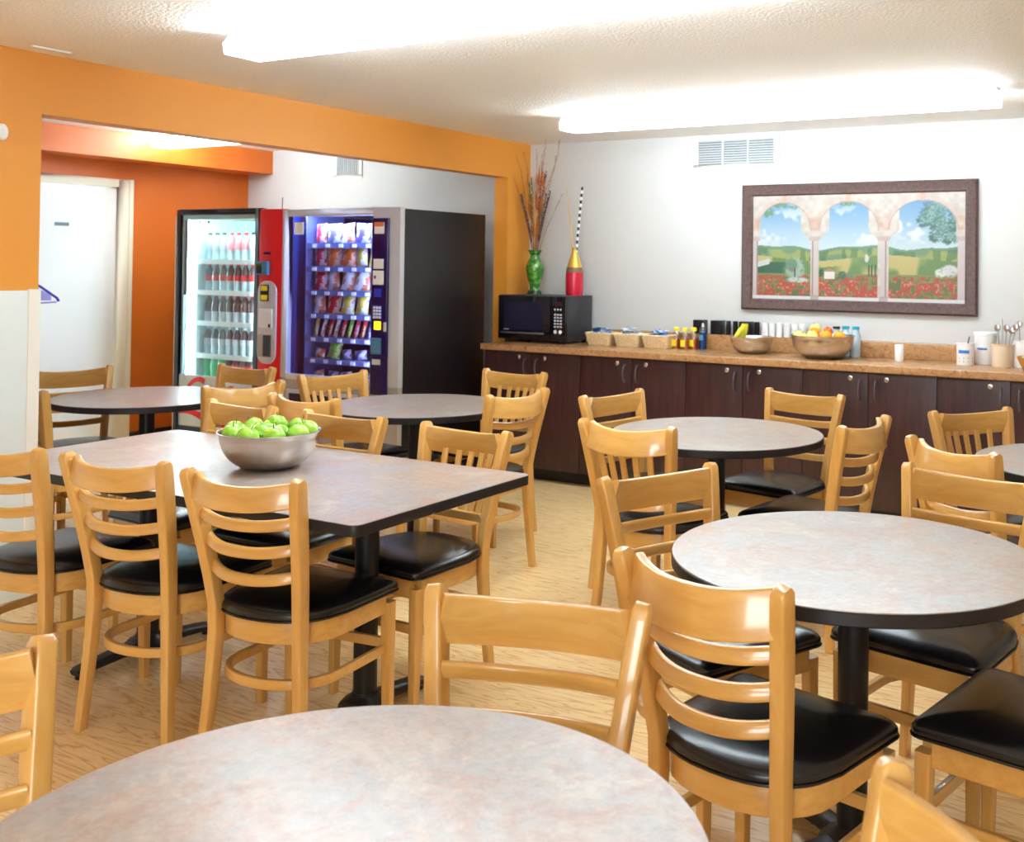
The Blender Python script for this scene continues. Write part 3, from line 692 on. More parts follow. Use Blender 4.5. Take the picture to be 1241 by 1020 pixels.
# ---------------------------------------------------------------- small things on the counter
pk_cols = [mat('blue_printed_packet', rgb(60, 96, 160), .5, var=.5, vscale=60), mat('white_blue_packet', rgb(190, 208, 226), .5, var=.25, vscale=70), mat('white_paper_packet', rgb(232, 236, 240), .5)]
def rect_basket(x, y, label):
    t = thing('wicker_basket', label, 'basket', (x, y, ZC), R(2))
    mb = MB(); r = []
    for k, z in ((0, 0), (.003, .004), (.018, .075), (.021, .080), (.021, .084), (.015, .084), (.0, .012), (-.006, .01)):
        r.append([(a, b, z) for a, b in rrect(.17+2*k, .115+2*k, .02, 4)])
    mb.loft(r); mb.build('weave', M['wicker'], t, bevel=0)
    MB().sweep([(a, b, .083) for a, b in rrect(.206, .151, .03, 4)+[rrect(.206, .151, .03, 4)[0]]], [(.0055*math.cos(q), .0055*math.sin(q)) for q in (0, 1.05, 2.1, 3.14, 4.2, 5.25)], cap=False).build('rim', M['wicker'], t)
def packet(mt):
    mb = MB(); n = 6
    top = [[(-.03+.06*i/n, -.022+.044*j/n, .005*math.sin(PI*i/n)**.5*math.sin(PI*j/n)**.5 if 0 < i < n and 0 < j < n else 0) for i in range(n+1)] for j in range(n+1)]
    vs = [p for r_ in top for p in r_] + [(p[0], p[1], -p[2]-.0006) for r_ in top for p in r_]; m_ = n+1; fs = []
    for j in range(n):
        for i in range(n):
            q = j*m_+i; fs.append((q, q+1, q+m_+1, q+m_)); q += m_*m_; fs.append((q, q+m_, q+m_+1, q+1))
    return MB().add(vs, fs).build('condiment_packet', mt, smooth=True, ang=80)
pks = []
for bi, (x, y, lb, pl, w3) in enumerate(((.79, -.235, 'pale wicker basket next to the microwave', 'blue and white paper packet in the wicker basket next to the microwave', (0, 0, 1)),
                                (1.015, -.235, 'pale wicker basket, middle of the three', 'white paper packet in the middle one of the three wicker baskets', (2, 1, 2)),
                                (1.235, -.235, 'pale wicker basket beside the honey bottles', 'blue and white paper packet in the wicker basket beside the honey bottles', (1, 0, 1)))):
    rect_basket(x, y, lb)
    pr = [packet(pk_cols[i]) for i in w3]
    for k in range(24):
        src = pr[k % 3]; o = src if k < 3 else src.copy()
        if k >= 3: COL.objects.link(o)
        lay = k//8; hgt = .055 + lay*.024 + random.uniform(0, .006) + (.012 if bi == 1 and lay == 2 else 0)
        o.location = (x + random.uniform(-.062, .062)*(1-.2*lay), y + random.uniform(-.036, .036)*(1-.2*lay), ZC+hgt)
        o.rotation_euler = (random.uniform(-.5, .5), random.uniform(-.5, .5), random.uniform(0, 6)); o.scale = (1.15, 1.15, 1.3)
        tag(o, pl, 'packet', pl.split(' in ')[0] + 's, basket ' + ('one', 'two', 'three')[bi])
def honey(x, y, label):
    t = thing('honey_bottle', label, 'bottle', (x, y, ZC))
    MB().lathe([(.026, 0), (.028, .004), (.028, .06), (.0275, .062)], 20).build('contents', M['syrup'], t)
    MB().lathe([(.0285, .001), (.029, .05), (.029, .09), (.024, .105), (.017, .115), (.016, .12)], 20).build('bottle_body', M['clearpl'], t)
    MB().lathe([(.020, .117), (.020, .136), (.012, .142), (.0, .142)], 20).build('cap', M['yellow'], t)
    B(-.020, .012, -.0305, -.0285, .015, .06).build('label_sticker', M['yellow'], t)
honey(1.350, -.20, 'honey bottle with yellow cap, next to the wicker baskets')
honey(1.425, -.22, 'honey bottle with yellow cap, standing between the two other honey bottles')
honey(1.462, -.165, 'honey bottle with yellow cap, next to the blue pump bottle')
t = thing('pump_bottle', 'blue pump bottle beside the honey bottles', 'bottle', (1.522, -.15, ZC))
MB().lathe([(.024, 0), (.026, .005), (.026, .115), (.022, .120)], 20).build('contents', M['bluesoap'], t)
MB().lathe([(.0265, .11), (.026, .135), (.012, .148), (.0, .148)], 20).build('shoulder', M['clearpl'], t)
MB().lathe([(.010, .146), (.008, .165), (.004, .172), (0, .172)], 14).build('nozzle', M['silver'], t)
B(-.014, .014, -.0275, -.0262, .06, .095).build('label_sticker', M['bluegrey'], t)
zl = 1.014
def cup_stack(x, wd, mt, lb, grp, h=.094, sq=False):
    t = thing('cup_stack', lb, 'cups', (x, -.043, zl), 0, grp); r = wd/2
    if sq:
        B(-r, r, -.035, .035, 0, h).build('box', mt, t, bevel=.003); return t
    n = 7; pr = [(r*.86, 0)]
    for k in range(n):
        z0 = h*k/n; z1 = h*(k+.8)/n; pr += [(r*.93, z0+.001), (r, z1), (r*.9, z1+h*.1/n)]
    pr.append((r*.8, h-.0005)); MB().lathe(pr, 24).build('cups', mt, t, ang=20)
    return t
for x, wd, sq, lb in ((1.452, .078, True, 'square black holder on the backsplash behind the blue pump bottle'), (1.583, .080, True, 'wide black holder on the backsplash left of the bananas'),
                  (1.661, .036, False, 'slim black cup stack on the backsplash, right beside the wide black holder'), (1.712, .036, False, 'slim black cup stack nearest the left of the banana bowl'),
                  (1.792, .082, True, 'wide black holder on the backsplash right behind the bananas'), (1.868, .038, False, 'last black cup stack before the white ones')):
    cup_stack(x, wd, M['blackpl'], lb, 'black holders on the backsplash', sq=sq)
for x, lb in ((1.925, 'white cup stack on the backsplash right next to the last black stack'), (1.975, 'second white cup stack on the backsplash'), (2.025, 'third white cup stack on the backsplash, between the two bowls'),
              (2.078, 'fourth white cup stack on the backsplash, between the two bowls'), (2.132, 'fifth white cup stack, just left of the big fruit bowl'), (2.186, 'white cup stack at the left rim of the big fruit bowl')):
    cup_stack(x, .045, M['white'], lb, 'white cup stacks on the backsplash', h=.090)
def teal_bottle(x, lb, cap='teal', z=.018):
    t = thing('water_bottle', lb, 'bottle', (x, -.125, ZC), 0)
    MB().lathe([(.028, 0), (.030, .005), (.030, .13), (.018, .165), (.014, .172)], 20).build('bottle_body', M['water'], t, ang=60)
    MB().lathe([(.023, .17), (.023, .17+z), (0, .17+z)], 20).build('cap', M[cap], t)
teal_bottle(2.50, 'bottle with teal cap behind the big fruit bowl, the left of two')
teal_bottle(2.565, 'bottle with teal cap behind the right rim of the big fruit bowl')
teal_bottle(2.44, 'bottle with black cap behind the mixed fruit', 'capbk', .014)
tag(MB().lathe([(.024, 0), (.026, .003), (.026, .097), (.024, .10), (.0, .10)], 28).build('foam_cup', M['white'], loc=(2.885, -.30, ZC)), 'single white foam cup upside down on the counter', 'cup')
# crocks at the right end
def crock(name, x, y, r, h, mt, lb, flare=1.06, lip=.004):
    t = thing(name, lb, 'crock', (x, y, ZC))
    MB().lathe([(r/flare*.97, 0), (r/flare, .004), (r, h-.01), (r+lip, h-.008), (r+lip, h), (r-.003, h), (r/flare-.004, .006)], 36).build('body', mt, t, ang=50)
    return t
def tape(t, r, z0, z1, a0, a1):
    pts = []
    mb = MB(); n = 8; ring = []
    for k in range(n+1):
        a = R(a0+(a1-a0)*k/n); ring.append([((r+.0006)*math.cos(a), (r+.0006)*math.sin(a), z0), ((r+.0016)*math.cos(a), (r+.0016)*math.sin(a), z0), ((r+.0016)*math.cos(a), (r+.0016)*math.sin(a), z1), ((r+.0006)*math.cos(a), (r+.0006)*math.sin(a), z1)])
    mb.loft(ring).build('blue_label', M['bluetape'], t)
k1 = crock('utensil_crock', 3.262, -.265, .050, .125, M['white'], 'white perforated crock with blue label, holding a black-handled knife', 1.02)
tape(k1, .0505, .068, .086, -125, -55)
mb = MB()
for i in range(12):
    for z in (.02, .04):
        a = 2*PI*i/12; 
        mb.add([(.0506*math.cos(a+dx)*1.002, .0506*math.sin(a+dx)*1.002, z+dz) for dx, dz in ((-.06, 0), (0, -.003), (.06, 0), (0, .003))], [(0, 1, 2, 3)])
mb.build('holes', M['grille'], k1)
k2 = crock('utensil_crock', 3.352, -.150, .062, .175, M['white'], 'tall white lidded crock with blue label behind the perforated one', 1.12, .003)
tape(k2, .0575, .085, .105, -128, -70)
MB().lathe([(.067, .170), (.067, .184), (.06, .188), (0, .188)], 36).build('lid', M['white'], k2)
k3 = crock('utensil_crock', 3.470, -.270, .062, .130, M['beige'], 'beige crock full of metal serving utensils', 1.03)
k4 = crock('utensil_crock', 3.570, -.235, .050, .150, M['white'], 'white perforated holder at the right edge with metal utensils', 1.03)
def utensil(x, y, z0, dx, dy, L, label, head, mt, nm='serving_spoon'):
    t = thing(nm, label, 'utensil', (x, y, z0)); d = Vector((dx, dy, 1)).normalized()
    MB().tube([d*0, d*L], .0035, 6).build('handle', mt, t)
    if head:
        q = [(.0004, -.022), (.012, -.016), (.018, 0), (.014, .016), (.0004, .022)]
        o = MB().lathe([(r_, z) for r_, z in q], 14).build('spoon_bowl', M['chrome'], t, loc=d*(L+.018)); o.scale = (1, .35, 1)
utensil(3.25, -.26, ZC+.012, .22, .0, .155, 'black-handled knife sticking out of the perforated white crock', False, M['blackpl'], 'knife_handle')
utensil(3.272, -.26, ZC+.012, .35, .05, .15, 'white plastic utensil leaning right in the perforated white crock', False, M['white'], 'plastic_stirrer')
for i, (dx, dy, L, h) in enumerate(((-.10, 0, .19, 1), (-.02, .05, .26, 0), (.06, 0, .19, 1), (.16, .02, .18, 1), (.22, 0, .2, 1))):
    utensil(3.462+.008*i, -.27, ZC+.012, dx, dy, L, 'metal serving utensil standing in the beige crock', h, M['chrome']).__class__
for o in [o for o in COL.objects if o.get('label') == 'metal serving utensil standing in the beige crock']: o['group'] = 'utensils in the beige crock'
utensil(3.565, -.235, ZC+.012, -.05, 0, .21, 'large metal spoon in the white holder at the right edge', 1, M['chrome'])
t = thing('woven_basket', 'golden woven basket of mint green packets at the right end of the counter', 'basket', (3.668, -.44, ZC))
MB().lathe([(.055, 0), (.060, .004), (.088, .060), (.094, .072), (.088, .074), (.08, .062), (.05, .010), (0, .01)], 36).build('weave', M['wicker2'], t, ang=60)
MB().sweep([(.091*math.cos(2*PI*k/32), .091*math.sin(2*PI*k/32), .072) for k in range(33)], [(.005*math.cos(q), .005*math.sin(q)) for q in (0, 1.05, 2.1, 3.14, 4.2, 5.25)], cap=False).build('rim', M['wicker2'], t)
gp = packet(M['greenpk']); gp.name = 'tea_packet'
for k in range(20):
    o = gp if k == 0 else gp.copy()
    if k: COL.objects.link(o)
    a = random.uniform(0, 6.28); r_ = random.uniform(0, .05)
    o.location = (3.668+r_*math.cos(a), -.44+r_*math.sin(a), ZC+.045+.010*(k//4)+.004); o.rotation_euler = (random.uniform(-.4, .4), random.uniform(-.4, .4), a)
    tag(o, 'mint green packet in the golden woven basket', 'packet', 'mint green packets in the woven basket')

# ---------------------------------------------------------------- landscape picture on the back wall
def noise2(h, w, cells, seed):
    g = np.random.default_rng(seed).random((cells[0]+2, cells[1]+2))
    ys = np.linspace(0, cells[0], h); xs = np.linspace(0, cells[1], w)
    yi = ys.astype(int); xi = xs.astype(int); fy_ = (ys-yi)[:, None]; fx_ = (xs-xi)[None, :]
    fy_ = fy_*fy_*(3-2*fy_); fx_ = fx_*fx_*(3-2*fx_)
    a = g[yi][:, xi]; b = g[yi][:, xi+1]; c = g[yi+1][:, xi]; d = g[yi+1][:, xi+1]
    return a*(1-fy_)*(1-fx_) + b*(1-fy_)*fx_ + c*fy_*(1-fx_) + d*fy_*fx_
PW, PH = 300, 150
U, V = np.meshgrid(np.linspace(0, 1, PW), np.linspace(0, 1, PH))
n1 = noise2(PH, PW, (8, 16), 1); n2 = noise2(PH, PW, (24, 48), 2); n3 = noise2(PH, PW, (60, 120), 3); nb = noise2(PH, PW, (4, 40), 4)
img = np.zeros((PH, PW, 3))
def c255(*c): return np.array(c)/255.
def mixc(mask, col):
    global img
    m_ = np.clip(mask, 0, 1)[..., None]; img = img*(1-m_) + np.asarray(col)*m_
img[:] = c255(150, 196, 228)
k_ = np.clip((V-.5)/.42, 0, 1)[..., None]; img = c255(214, 232, 240)*(1-k_) + c255(112, 170, 220)*k_
cl = noise2(PH, PW, (7, 9), 11)*.65+n2*.35
mixc(np.clip((cl-.52)*6, 0, .9)*(V > .52)*np.clip(1.25-abs(V-.68)*4, 0, 1), c255(246, 244, 240))
hill = .50+.018*np.sin(U*14)+.01*np.sin(U*31+1)
mixc((V < hill)*1., c255(126, 168, 128)); mixc((V < hill-.03)*np.clip((n1-.35)*5, 0, 1), c255(176, 186, 100))
mixc((V < hill-.02)*(nb > .55)*.5, c255(70, 130, 84))
f2 = .40+.03*np.sin(U*9+2)
mixc((V < f2)*1., c255(216, 198, 120)); mixc((V < f2)*np.clip((n1-.5)*5, 0, 1), c255(120, 160, 90)); mixc((V < f2-.06)*np.clip((U-.3)*20, 0, 1)*np.clip((.45-U)*20, 0, 1), c255(130, 160, 90))
mixc((V < .36)*(V > .15)*(U < .22)*np.clip((.22-U)*14, 0, 1), c255(60, 122, 88)); mixc((abs(V-.33-.5*(U-.02)) < .025)*(U < .09), c255(220, 226, 226))
mixc((V < .25)*1., c255(140, 166, 96))
mixc((V < .225+.02*n1)*np.clip((n2*.6+n3*.6-.42)*6, 0, 1), c255(216, 84, 60)); mixc((V < .2)*np.clip((n3-.72)*8, 0, 1), c255(244, 160, 120)); mixc((V < .22)*np.clip((.3-n2)*8, 0, .8), c255(110, 130, 70))
def blob(u0, v0, ru, rv, col, dens=.45, edge=.35):
    r_ = ((U-u0)/ru)**2 + ((V-v0)/rv)**2
    mixc(np.clip((1-r_)*2.2 - (1-n3)*edge*2.2, 0, 1)*np.clip((n3-dens+.5)*3, .2, 1), col)
blob(.215, .30, .06, .13, c255(176, 200, 178)); blob(.20, .33, .035, .08, c255(120, 156, 128)); mixc((abs(U-.215) < .004)*(V < .3)*(V > .17), c255(90, 84, 66))
blob(.23, .19, .07, .03, c255(210, 216, 210))
mixc((abs(U-.385) < .024)*(V > .205)*(V < .27), c255(244, 238, 232)); mixc((abs(U-.385) < .03)*(V > .27)*(V < .30)*(abs(U-.385) < (.31-V)*.8), c255(206, 150, 116))
blob(.445, .24, .025, .05, c255(90, 130, 96)); blob(.48, .235, .02, .04, c255(120, 150, 120)); blob(.345, .26, .015, .05, c255(70, 120, 80))
for u0 in (.57, .585, .60): mixc((abs(U-u0) < .0035)*(V > .23)*(V < .34), c255(70, 96, 70))
blob(.56, .40, .012, .05, c255(236, 220, 214))
blob(.93, .29, .05, .07, c255(226, 222, 226)); blob(.89, .27, .03, .05, c255(240, 236, 236))
for (u0, v0, ru, rv) in ((.86, .82, .075, .14), (.90, .68, .075, .12), (.82, .74, .05, .08), (.93, .58, .05, .07), (.87, .60, .04, .07), (.95, .74, .04, .14)): blob(u0, v0, ru, rv, c255(78, 132, 118), .55, .55); blob(u0+.01, v0+.02, ru*.8, rv*.8, c255(140, 184, 170), .8, .8)
blob(.08, .84, .04, .07, c255(110, 160, 120), .6, .6); blob(.14, .90, .06, .03, c255(110, 160, 110), .6, .6); blob(.21, .88, .03, .03, c255(120, 170, 110), .6, .6); blob(.47, .90, .05, .03, c255(110, 160, 110), .6, .6)
# the painted arcade in front of the view
inside = np.zeros((PH, PW), bool)
for a, b, ac, r_ in ((.028, .292, .158, .130), (.333, .612, .472, .138), (.662, .965, .815, .150)):
    sp = .655; w_ = (b-a)/2; cen = (a+b)/2
    inside |= (U > a)*(U < b)*(V < sp)*(V > .035)
    inside |= (((U-cen)/w_)**2 + ((V-sp)/.27)**2 < 1)*(V >= sp)
for c0 in (.312, .637): 
    wcol = np.where(V < .56, .013, .020+.05*np.clip((V-.56)/.10, 0, 1)); inside &= ~(abs(U-c0) < wcol)
for c0 in (.012, .985): inside &= ~((abs(U-c0) < .026)*(V > .56)) 
stone = c255(238, 226, 216)*(1-.10*n2[..., None]) + np.array([.0, -.02, -.04])*n3[..., None]
img = np.where(inside[..., None], img, stone)
colm = ((abs(U-.312) < .013) | (abs(U-.637) < .013) | (U < .028) | (U > .965))*(V < .56)*(V > .035)
mixc(colm*1., c255(226, 208, 206)); mixc(((abs(U-.304) < .003) | (abs(U-.646) < .003) | (abs(U-.024) < .003))*(V < .56)*(V > .035), c255(176, 150, 150))
for cen, w_ in ((.16, .132), (.4725, .1395), (.8135, .1515)):
    r_ = ((U-cen)/w_)**2 + ((V-.655)/.27)**2
    ang_ = np.arctan2((V-.655)/.27, (U-cen)/w_)
    ringm = (r_ > 1.03)*(r_ < 1.36)*(V > .655); mixc(ringm*(.25+.35*(np.sin(ang_*22) > .2)*n2), c255(236, 190, 160)); mixc((r_ > 1)*(r_ < 1.05)*(V > .655)*.6, c255(170, 140, 130))
    mixc((abs(U-cen) < .012)*(V > .925)*.7, c255(236, 180, 150))
for c0 in (.312, .637, .985, .012): mixc((abs(U-c0) < .03)*(V > .56)*(V < .60)*(~inside)*.5, c255(206, 170, 150)); mixc((abs(U-c0) < .03)*(V > .66)*(V < .78)*(~inside)*.45*n2, c255(232, 160, 120))
mixc((V < .035)*1., c255(244, 242, 240)); mixc(((abs(U-.312) < .02) | (abs(U-.637) < .02))*(V < .05)*.8, c255(200, 176, 170))
img = img*.80+.20*img.mean(axis=2, keepdims=True); img = img*.78+.02
img = np.clip(img, 0, 1)**1.18
imgl = np.where(img <= .04045, img/12.92, ((np.clip(img, 0, 1)+.055)/1.055)**2.4)
t = thing('framed_painting', 'wide framed landscape painting of three arches over a poppy field on the back wall', 'picture', (2.514, 0, 1.6035))
pw, ph, fw = 1.535/2, .83/2, .075
me = bpy.data.meshes.new('canvas'); vs = []; fs = []
for j in range(PH):
    for i in range(PW): vs.append((-pw+fw-.004 + (2*(pw-fw)+.008)*i/(PW-1), -.014, -ph+fw-.004 + (2*(ph-fw)+.008)*j/(PH-1)))
for j in range(PH-1):
    for i in range(PW-1): q = j*PW+i; fs.append((q, q+1, q+PW+1, q+PW))
me.from_pydata(vs, [], fs)
ca = me.color_attributes.new('paint', 'FLOAT_COLOR', 'POINT')
ca.data.foreach_set('color', np.concatenate([imgl.reshape(-1, 3), np.ones((PW*PH, 1))], 1).astype(np.float32).ravel())
m, tr_, b_ = new_mat('painted_canvas'); at_ = tr_.nodes.new('ShaderNodeAttribute'); at_.attribute_name = 'paint'; tr_.links.new(at_.outputs['Color'], b_.inputs['Base Color']); b_.inputs['Roughness'].default_value = .5
me.materials.append(m); co = bpy.data.objects.new('canvas', me); COL.objects.link(co); co.parent = t
B(-pw+.03, pw-.03, -.013, 0, -ph+.03, ph-.03).build('backing', M['frame'], t)
mb = MB()
prf = [(0, 0), (0, -.030), (.012, -.038), (.035, -.032), (.058, -.026), (.066, -.026), (.075, -.020), (.075, -.004)]
cor = [(-pw, -ph, 1, 1), (pw, -ph, -1, 1), (pw, ph, -1, -1), (-pw, ph, 1, -1)]
rings = [[(x+sx*a, y, z+sz*a) for a, y in prf] for x, z, sx, sz in cor]; rings.append(rings[0])
mb.loft(rings, False, False); mb.build('frame', M['frame'], t, ang=30)

# ---------------------------------------------------------------- snack machine
sn = thing('snack_machine', 'silver snack vending machine with violet keypad panel and black side', 'vending machine', (-.68, -.80, 0))
def SB(x0, x1, y0, y1, z0, z1): return B(x0+.68, x1+.68, y0+.80, y1+.80, z0, z1)
SB(-.155, -.14, -1.225, -.36, .02, 1.828).build('side_panel', M['vend_black'], sn, bevel=.002)
SB(-1.215, -1.20, -1.225, -.36, .02, 1.828).build('side_panel', M['silver2'], sn, bevel=.002)
SB(-1.20, -.155, -1.225, -.36, 1.812, 1.828).build('top_panel', M['silver2'], sn)
SB(-1.20, -.155, -.375, -.36, .02, 1.812).build('back_panel', M['vend_black'], sn)
SB(-1.20, -.155, -1.20, -.375, .02, .60).build('lower_housing', M['silver2'], sn)
for x in (-1.15, -.22):
    for y in (-1.15, -.45): MB().lathe([(.02, 0), (.02, .02)], 10).build('foot', M['blackpl'], sn, loc=(x+.68, y+.80, 0))
mb = MB(); o_ = .68
for a in ((-1.216, -1.163, .66, 1.835), (-1.163, -.37, 1.785, 1.835), (-1.163, -.37, .655, .690), (-.37, -.138, .655, 1.835)):
    mb.box(a[0]+o_, a[1]+o_, -.47, -.426, a[2], a[3])
mb.build('door_frame', M['silver'], sn, bevel=.002)
SB(-1.216, -.138, -1.27, -1.226, .06, .655).build('lower_panel', M['silver2'], sn, bevel=.004)
fl = SB(-1.12, -.50, -1.277, -1.270, .30, .56).build('delivery_flap', M['blackpl'], sn, bevel=.003)
mb = MB()
for a in ((-1.14, -.48, .56, .585), (-1.14, -.48, .275, .30), (-1.14, -1.12, .30, .56), (-.50, -.48, .30, .56)): mb.box(a[0]+o_, a[1]+o_, -.484, -.47, a[2], a[3])
mb.build('flap_frame', M['silver'], sn, bevel=.003)
SB(-1.163, -.37, -1.262, -1.258, .690, 1.785).build('window', M['glass_snack'], sn)
mb = MB(); mb.box(-1.163+o_, -.42+.68-.02, .41, .42, .62, 1.80)
mb.build('interior_back', M['navy'], sn)
SB(-1.198, -1.19, -1.22, -.38, .62, 1.80).build('interior_side', M['navy'], sn)
SB(-1.105, -1.095, -1.16, -.80, .62, 1.80).build('interior_divider', M['slate'], sn)
SB(-1.19, -.165, -1.22, -.38, .602, .612).build('interior_floor', M['navy'], sn)
SB(-.356, -.340, -1.215, -1.195, .64, 1.78).build('led_strip', M['led2'], sn)
SB(-1.15, -.40, -1.215, -1.195, 1.795, 1.805).build('led_strip', M['led2'], sn)
shz = [1.600, 1.437, 1.270, 1.108, .946, .795, .640]
for k, z in enumerate(shz):
    sh = SB(-1.09, -.36, -1.15, -.70, z-.012, z).build('shelf', M['slate'], sn)
    SB(-1.09, -.36, -1.162, -1.15, z-.034, z+.004).build('price_strip', M['slate'], sh)
    mb = MB()
    for q in range(6): mb.box(-1.035+.125*q+o_, -.995+.125*q+o_, -.366, -.362, z-.028, z-.004)
    mb.build('price_tag', M['white'], sh)
pp = mb = MB(); mb.rbox(-.365+o_, -.222+o_, -.494, -.470, .60, 1.765, .01); pp = mb.build('keypad_panel', M['purple'], sn, bevel=.008)
def PB(x0, x1, z0, z1, nm, mt, th=.006): return SB(x0, x1, -1.294-th, -1.294, z0, z1).build(nm, mt, pp, bevel=.0015)
PB(-.335, -.252, 1.66, 1.735, 'notice_sticker', M['white']); SB(-.335, -.252, -1.302, -1.299, 1.708, 1.737).build('notice_header', mat('orange_sticker_header', rgb(226, 120, 70), .5), pp)
PB(-.338, -.255, 1.43, 1.495, 'notice_sticker', M['white']); PB(-.342, -.252, 1.325, 1.418, 'notice_sticker', M['white'])
SB(-.33, -.315, -1.302, -1.299, 1.365, 1.385).build('printed_mark', M['blackpl'], pp)
PB(-.330, -.265, 1.245, 1.300, 'bill_slot', M['deepblue']); PB(-.325, -.27, 1.03, 1.085, 'display', M['amber'])
PB(-.34, -.262, 1.10, 1.19, 'keypad', M['deepblue'])
for i in range(4):
    for j in range(3): SB(-.330+.024*j, -.314+.024*j, -1.304, -1.300, 1.105+.021*i, 1.119+.021*i).build('key', M['white'], pp)
PB(-.345, -.265, .87, .975, 'coin_return', M['bluegrey'], .014); PB(-.338, -.268, .80, .835, 'coin_slot_plate', M['silver']); PB(-.24, -.222, 1.02, 1.08, 'lock', M['silver'], .01)
SB(-1.11, -1.02, -1.2625, -1.262, 1.66, 1.745).build('paper_notice', M['white'], sn)
# snacks
def bag(w, h, d, c1, c2, name='snack_bag'):
    n, m_ = 8, 10; front = []; back = []
    for j in range(m_+1):
        for i in range(n+1):
            u, v = i/n, j/m_; p = (math.sin(PI*u)**.6)*(math.sin(PI*v)**.6) if 0 < i < n and 0 < j < m_ else 0
            wob = .003*math.sin(9*u+5*v)*p
            xx = (u-.5)*w*1.10*(1-.10*math.sin(PI*v)); zz = v*h*1.04
            front.append((xx, -p*d/2-.0008-wob, zz)); back.append((xx, p*d/2+.0008, zz))
    fs = []; N1 = (n+1)*(m_+1)
    for j in range(m_):
        for i in range(n):
            q = j*(n+1)+i; fs += [(q, q+1, q+n+2, q+n+1), (N1+q, N1+q+n+1, N1+q+n+2, N1+q+1)]
    o = MB().add(front+back, fs).build(name, [c1], ang=70)
    return o
def bagmat(nm, a, b_, c_):
    return ramp_mat(nm, [(.36, a), (.47, a), (.5, b_), (.56, b_), (.62, c_)], nscale=13, detail=2, rough=.3, spec=.6)
bm_ = {
 'pink': bagmat('pink_chip_bag_print', rgb(220, 50, 70), rgb(244, 200, 200), rgb(240, 230, 225)),
 'grey': bagmat('grey_chip_bag_print', rgb(110, 112, 132), rgb(196, 196, 206), rgb(150, 60, 70)),
 'white': bagmat('white_chip_bag_print', rgb(236, 236, 236), rgb(220, 130, 90), rgb(200, 60, 60)),
 'orange': bagmat('orange_chip_bag_print', rgb(230, 110, 40), rgb(244, 190, 160), rgb(190, 50, 50)),
 'yellow': bagmat('yellow_chip_bag_print', rgb(244, 214, 80), rgb(240, 236, 220), rgb(200, 60, 60)),
 'red': bagmat('red_chip_bag_print', rgb(200, 30, 40), rgb(240, 190, 160), rgb(230, 200, 60)),
 'green': bagmat('green_wrapper_print', rgb(110, 190, 70), rgb(230, 236, 140), rgb(60, 130, 70)),
 'violet': bagmat('violet_wrapper_print', rgb(90, 80, 150), rgb(210, 210, 236), rgb(60, 50, 100)),
}
xs5 = [-1.015, -.885, -.755, -.625, -.495]
rows = [(['pink', 'grey', 'white', 'violet', 'grey'], .115, .135), (['pink', 'orange', 'orange', 'yellow', 'yellow'], .118, .138), (['pink', 'white', 'white', 'white', 'orange'], .115, .14),
        (['white', 'red', 'yellow', 'yellow', 'green'], .108, .135)]
rown = ['top', 'second', 'third', 'fourth']
cn = ['leftmost', 'second', 'third', 'fourth', 'rightmost']
for (cols, w_, h_), z, rn_ in zip(rows, shz, rown):
    for k, (x, cc) in enumerate(zip(xs5, cols)):
        o = bag(w_, h_, .05, bm_[cc], None); o.location = (x, -1.10, z+.002); o.rotation_euler = (R(-4), R(random.uniform(-9, 9)), R(random.uniform(-12, 12)))
        tag(o, '%s snack bag, %s on the %s shelf of the snack machine' % (cc if cc != 'violet' else 'dark violet', cn[k], rn_), 'snack', 'snack bags in the vending machine')
bars = ['yellow', 'white', 'red', 'white', 'red', 'green', 'pink', 'red', 'violet', 'white']
ordn = ['leftmost', 'second', 'third', 'fourth', 'fifth', 'sixth', 'seventh', 'eighth', 'ninth', 'rightmost']
for k, cc in enumerate(bars):
    o = bag(.040, .13, .022, bm_[cc], None, 'candy_bar'); o.location = (-1.045+.062*k, -1.11, shz[4]+.002); o.rotation_euler = (R(-6), R(14 if k else 6), R(-15))
    tag(o, '%s wrapped candy bar, %s on the fifth shelf of the snack machine' % (cc, ordn[k]), 'candy bar', 'candy bars in the vending machine')
for r_i, (z, cols) in enumerate(((shz[5], ['white', 'green', 'violet', 'violet', 'grey']), (shz[6], ['white', 'grey', 'violet', 'green', 'violet']))):
    for k, (x, cc) in enumerate(zip(xs5, cols)):
        hh = .12 if cc == 'green' and r_i == 0 else .065
        o = bag(.10, hh, .045, bm_[cc], None, 'snack_pack'); o.location = (x, -1.10, z+.002); o.rotation_euler = (R(-5), R(random.uniform(-14, 14)), R(random.uniform(-15, 15)))
        tag(o, 'small %s snack pack, %s on the %s shelf of the snack machine' % (cc, cn[k], ('sixth', 'lowest')[r_i]), 'snack', 'small packs in the vending machine')

# ---------------------------------------------------------------- drinks machine
so = thing('drinks_machine', 'drinks vending machine with misty glass door, black frame and red control column', 'vending machine', (-1.82, -.75, 0))
def DB(x0, x1, y0, y1, z0, z1): return B(x0+1.82, x1+1.82, y0+.75, y1+.75, z0, z1)
DB(-2.425, -2.405, -1.19, -.30, .03, 1.81).build('side_panel', M['vend_beige'], so, bevel=.008)
DB(-1.245, -1.225, -1.19, -.30, .03, 1.83).build('side_panel', M['vend_red'], so, bevel=.003)
DB(-2.405, -1.245, -1.19, -.30, 1.795, 1.815).build('top_panel', M['vend_beige'], so)
DB(-2.405, -1.245, -.32, -.30, .03, 1.795).build('back_panel', M['coolwhite'], so)
DB(-2.405, -1.245, -1.17, -.32, .03, .56).build('lower_housing', M['blackpl'], so)
DB(-2.425, -2.345, -1.215, -1.19, .03, 1.81).build('front_edge', M['vend_beige'], so, bevel=.006)
for x in (-2.36, -1.30):
    for y in (-1.1, -.4): MB().lathe([(.025, 0), (.025, .03)], 10).build('foot', M['blackpl'], so, loc=(x+1.82, y+.75, 0))
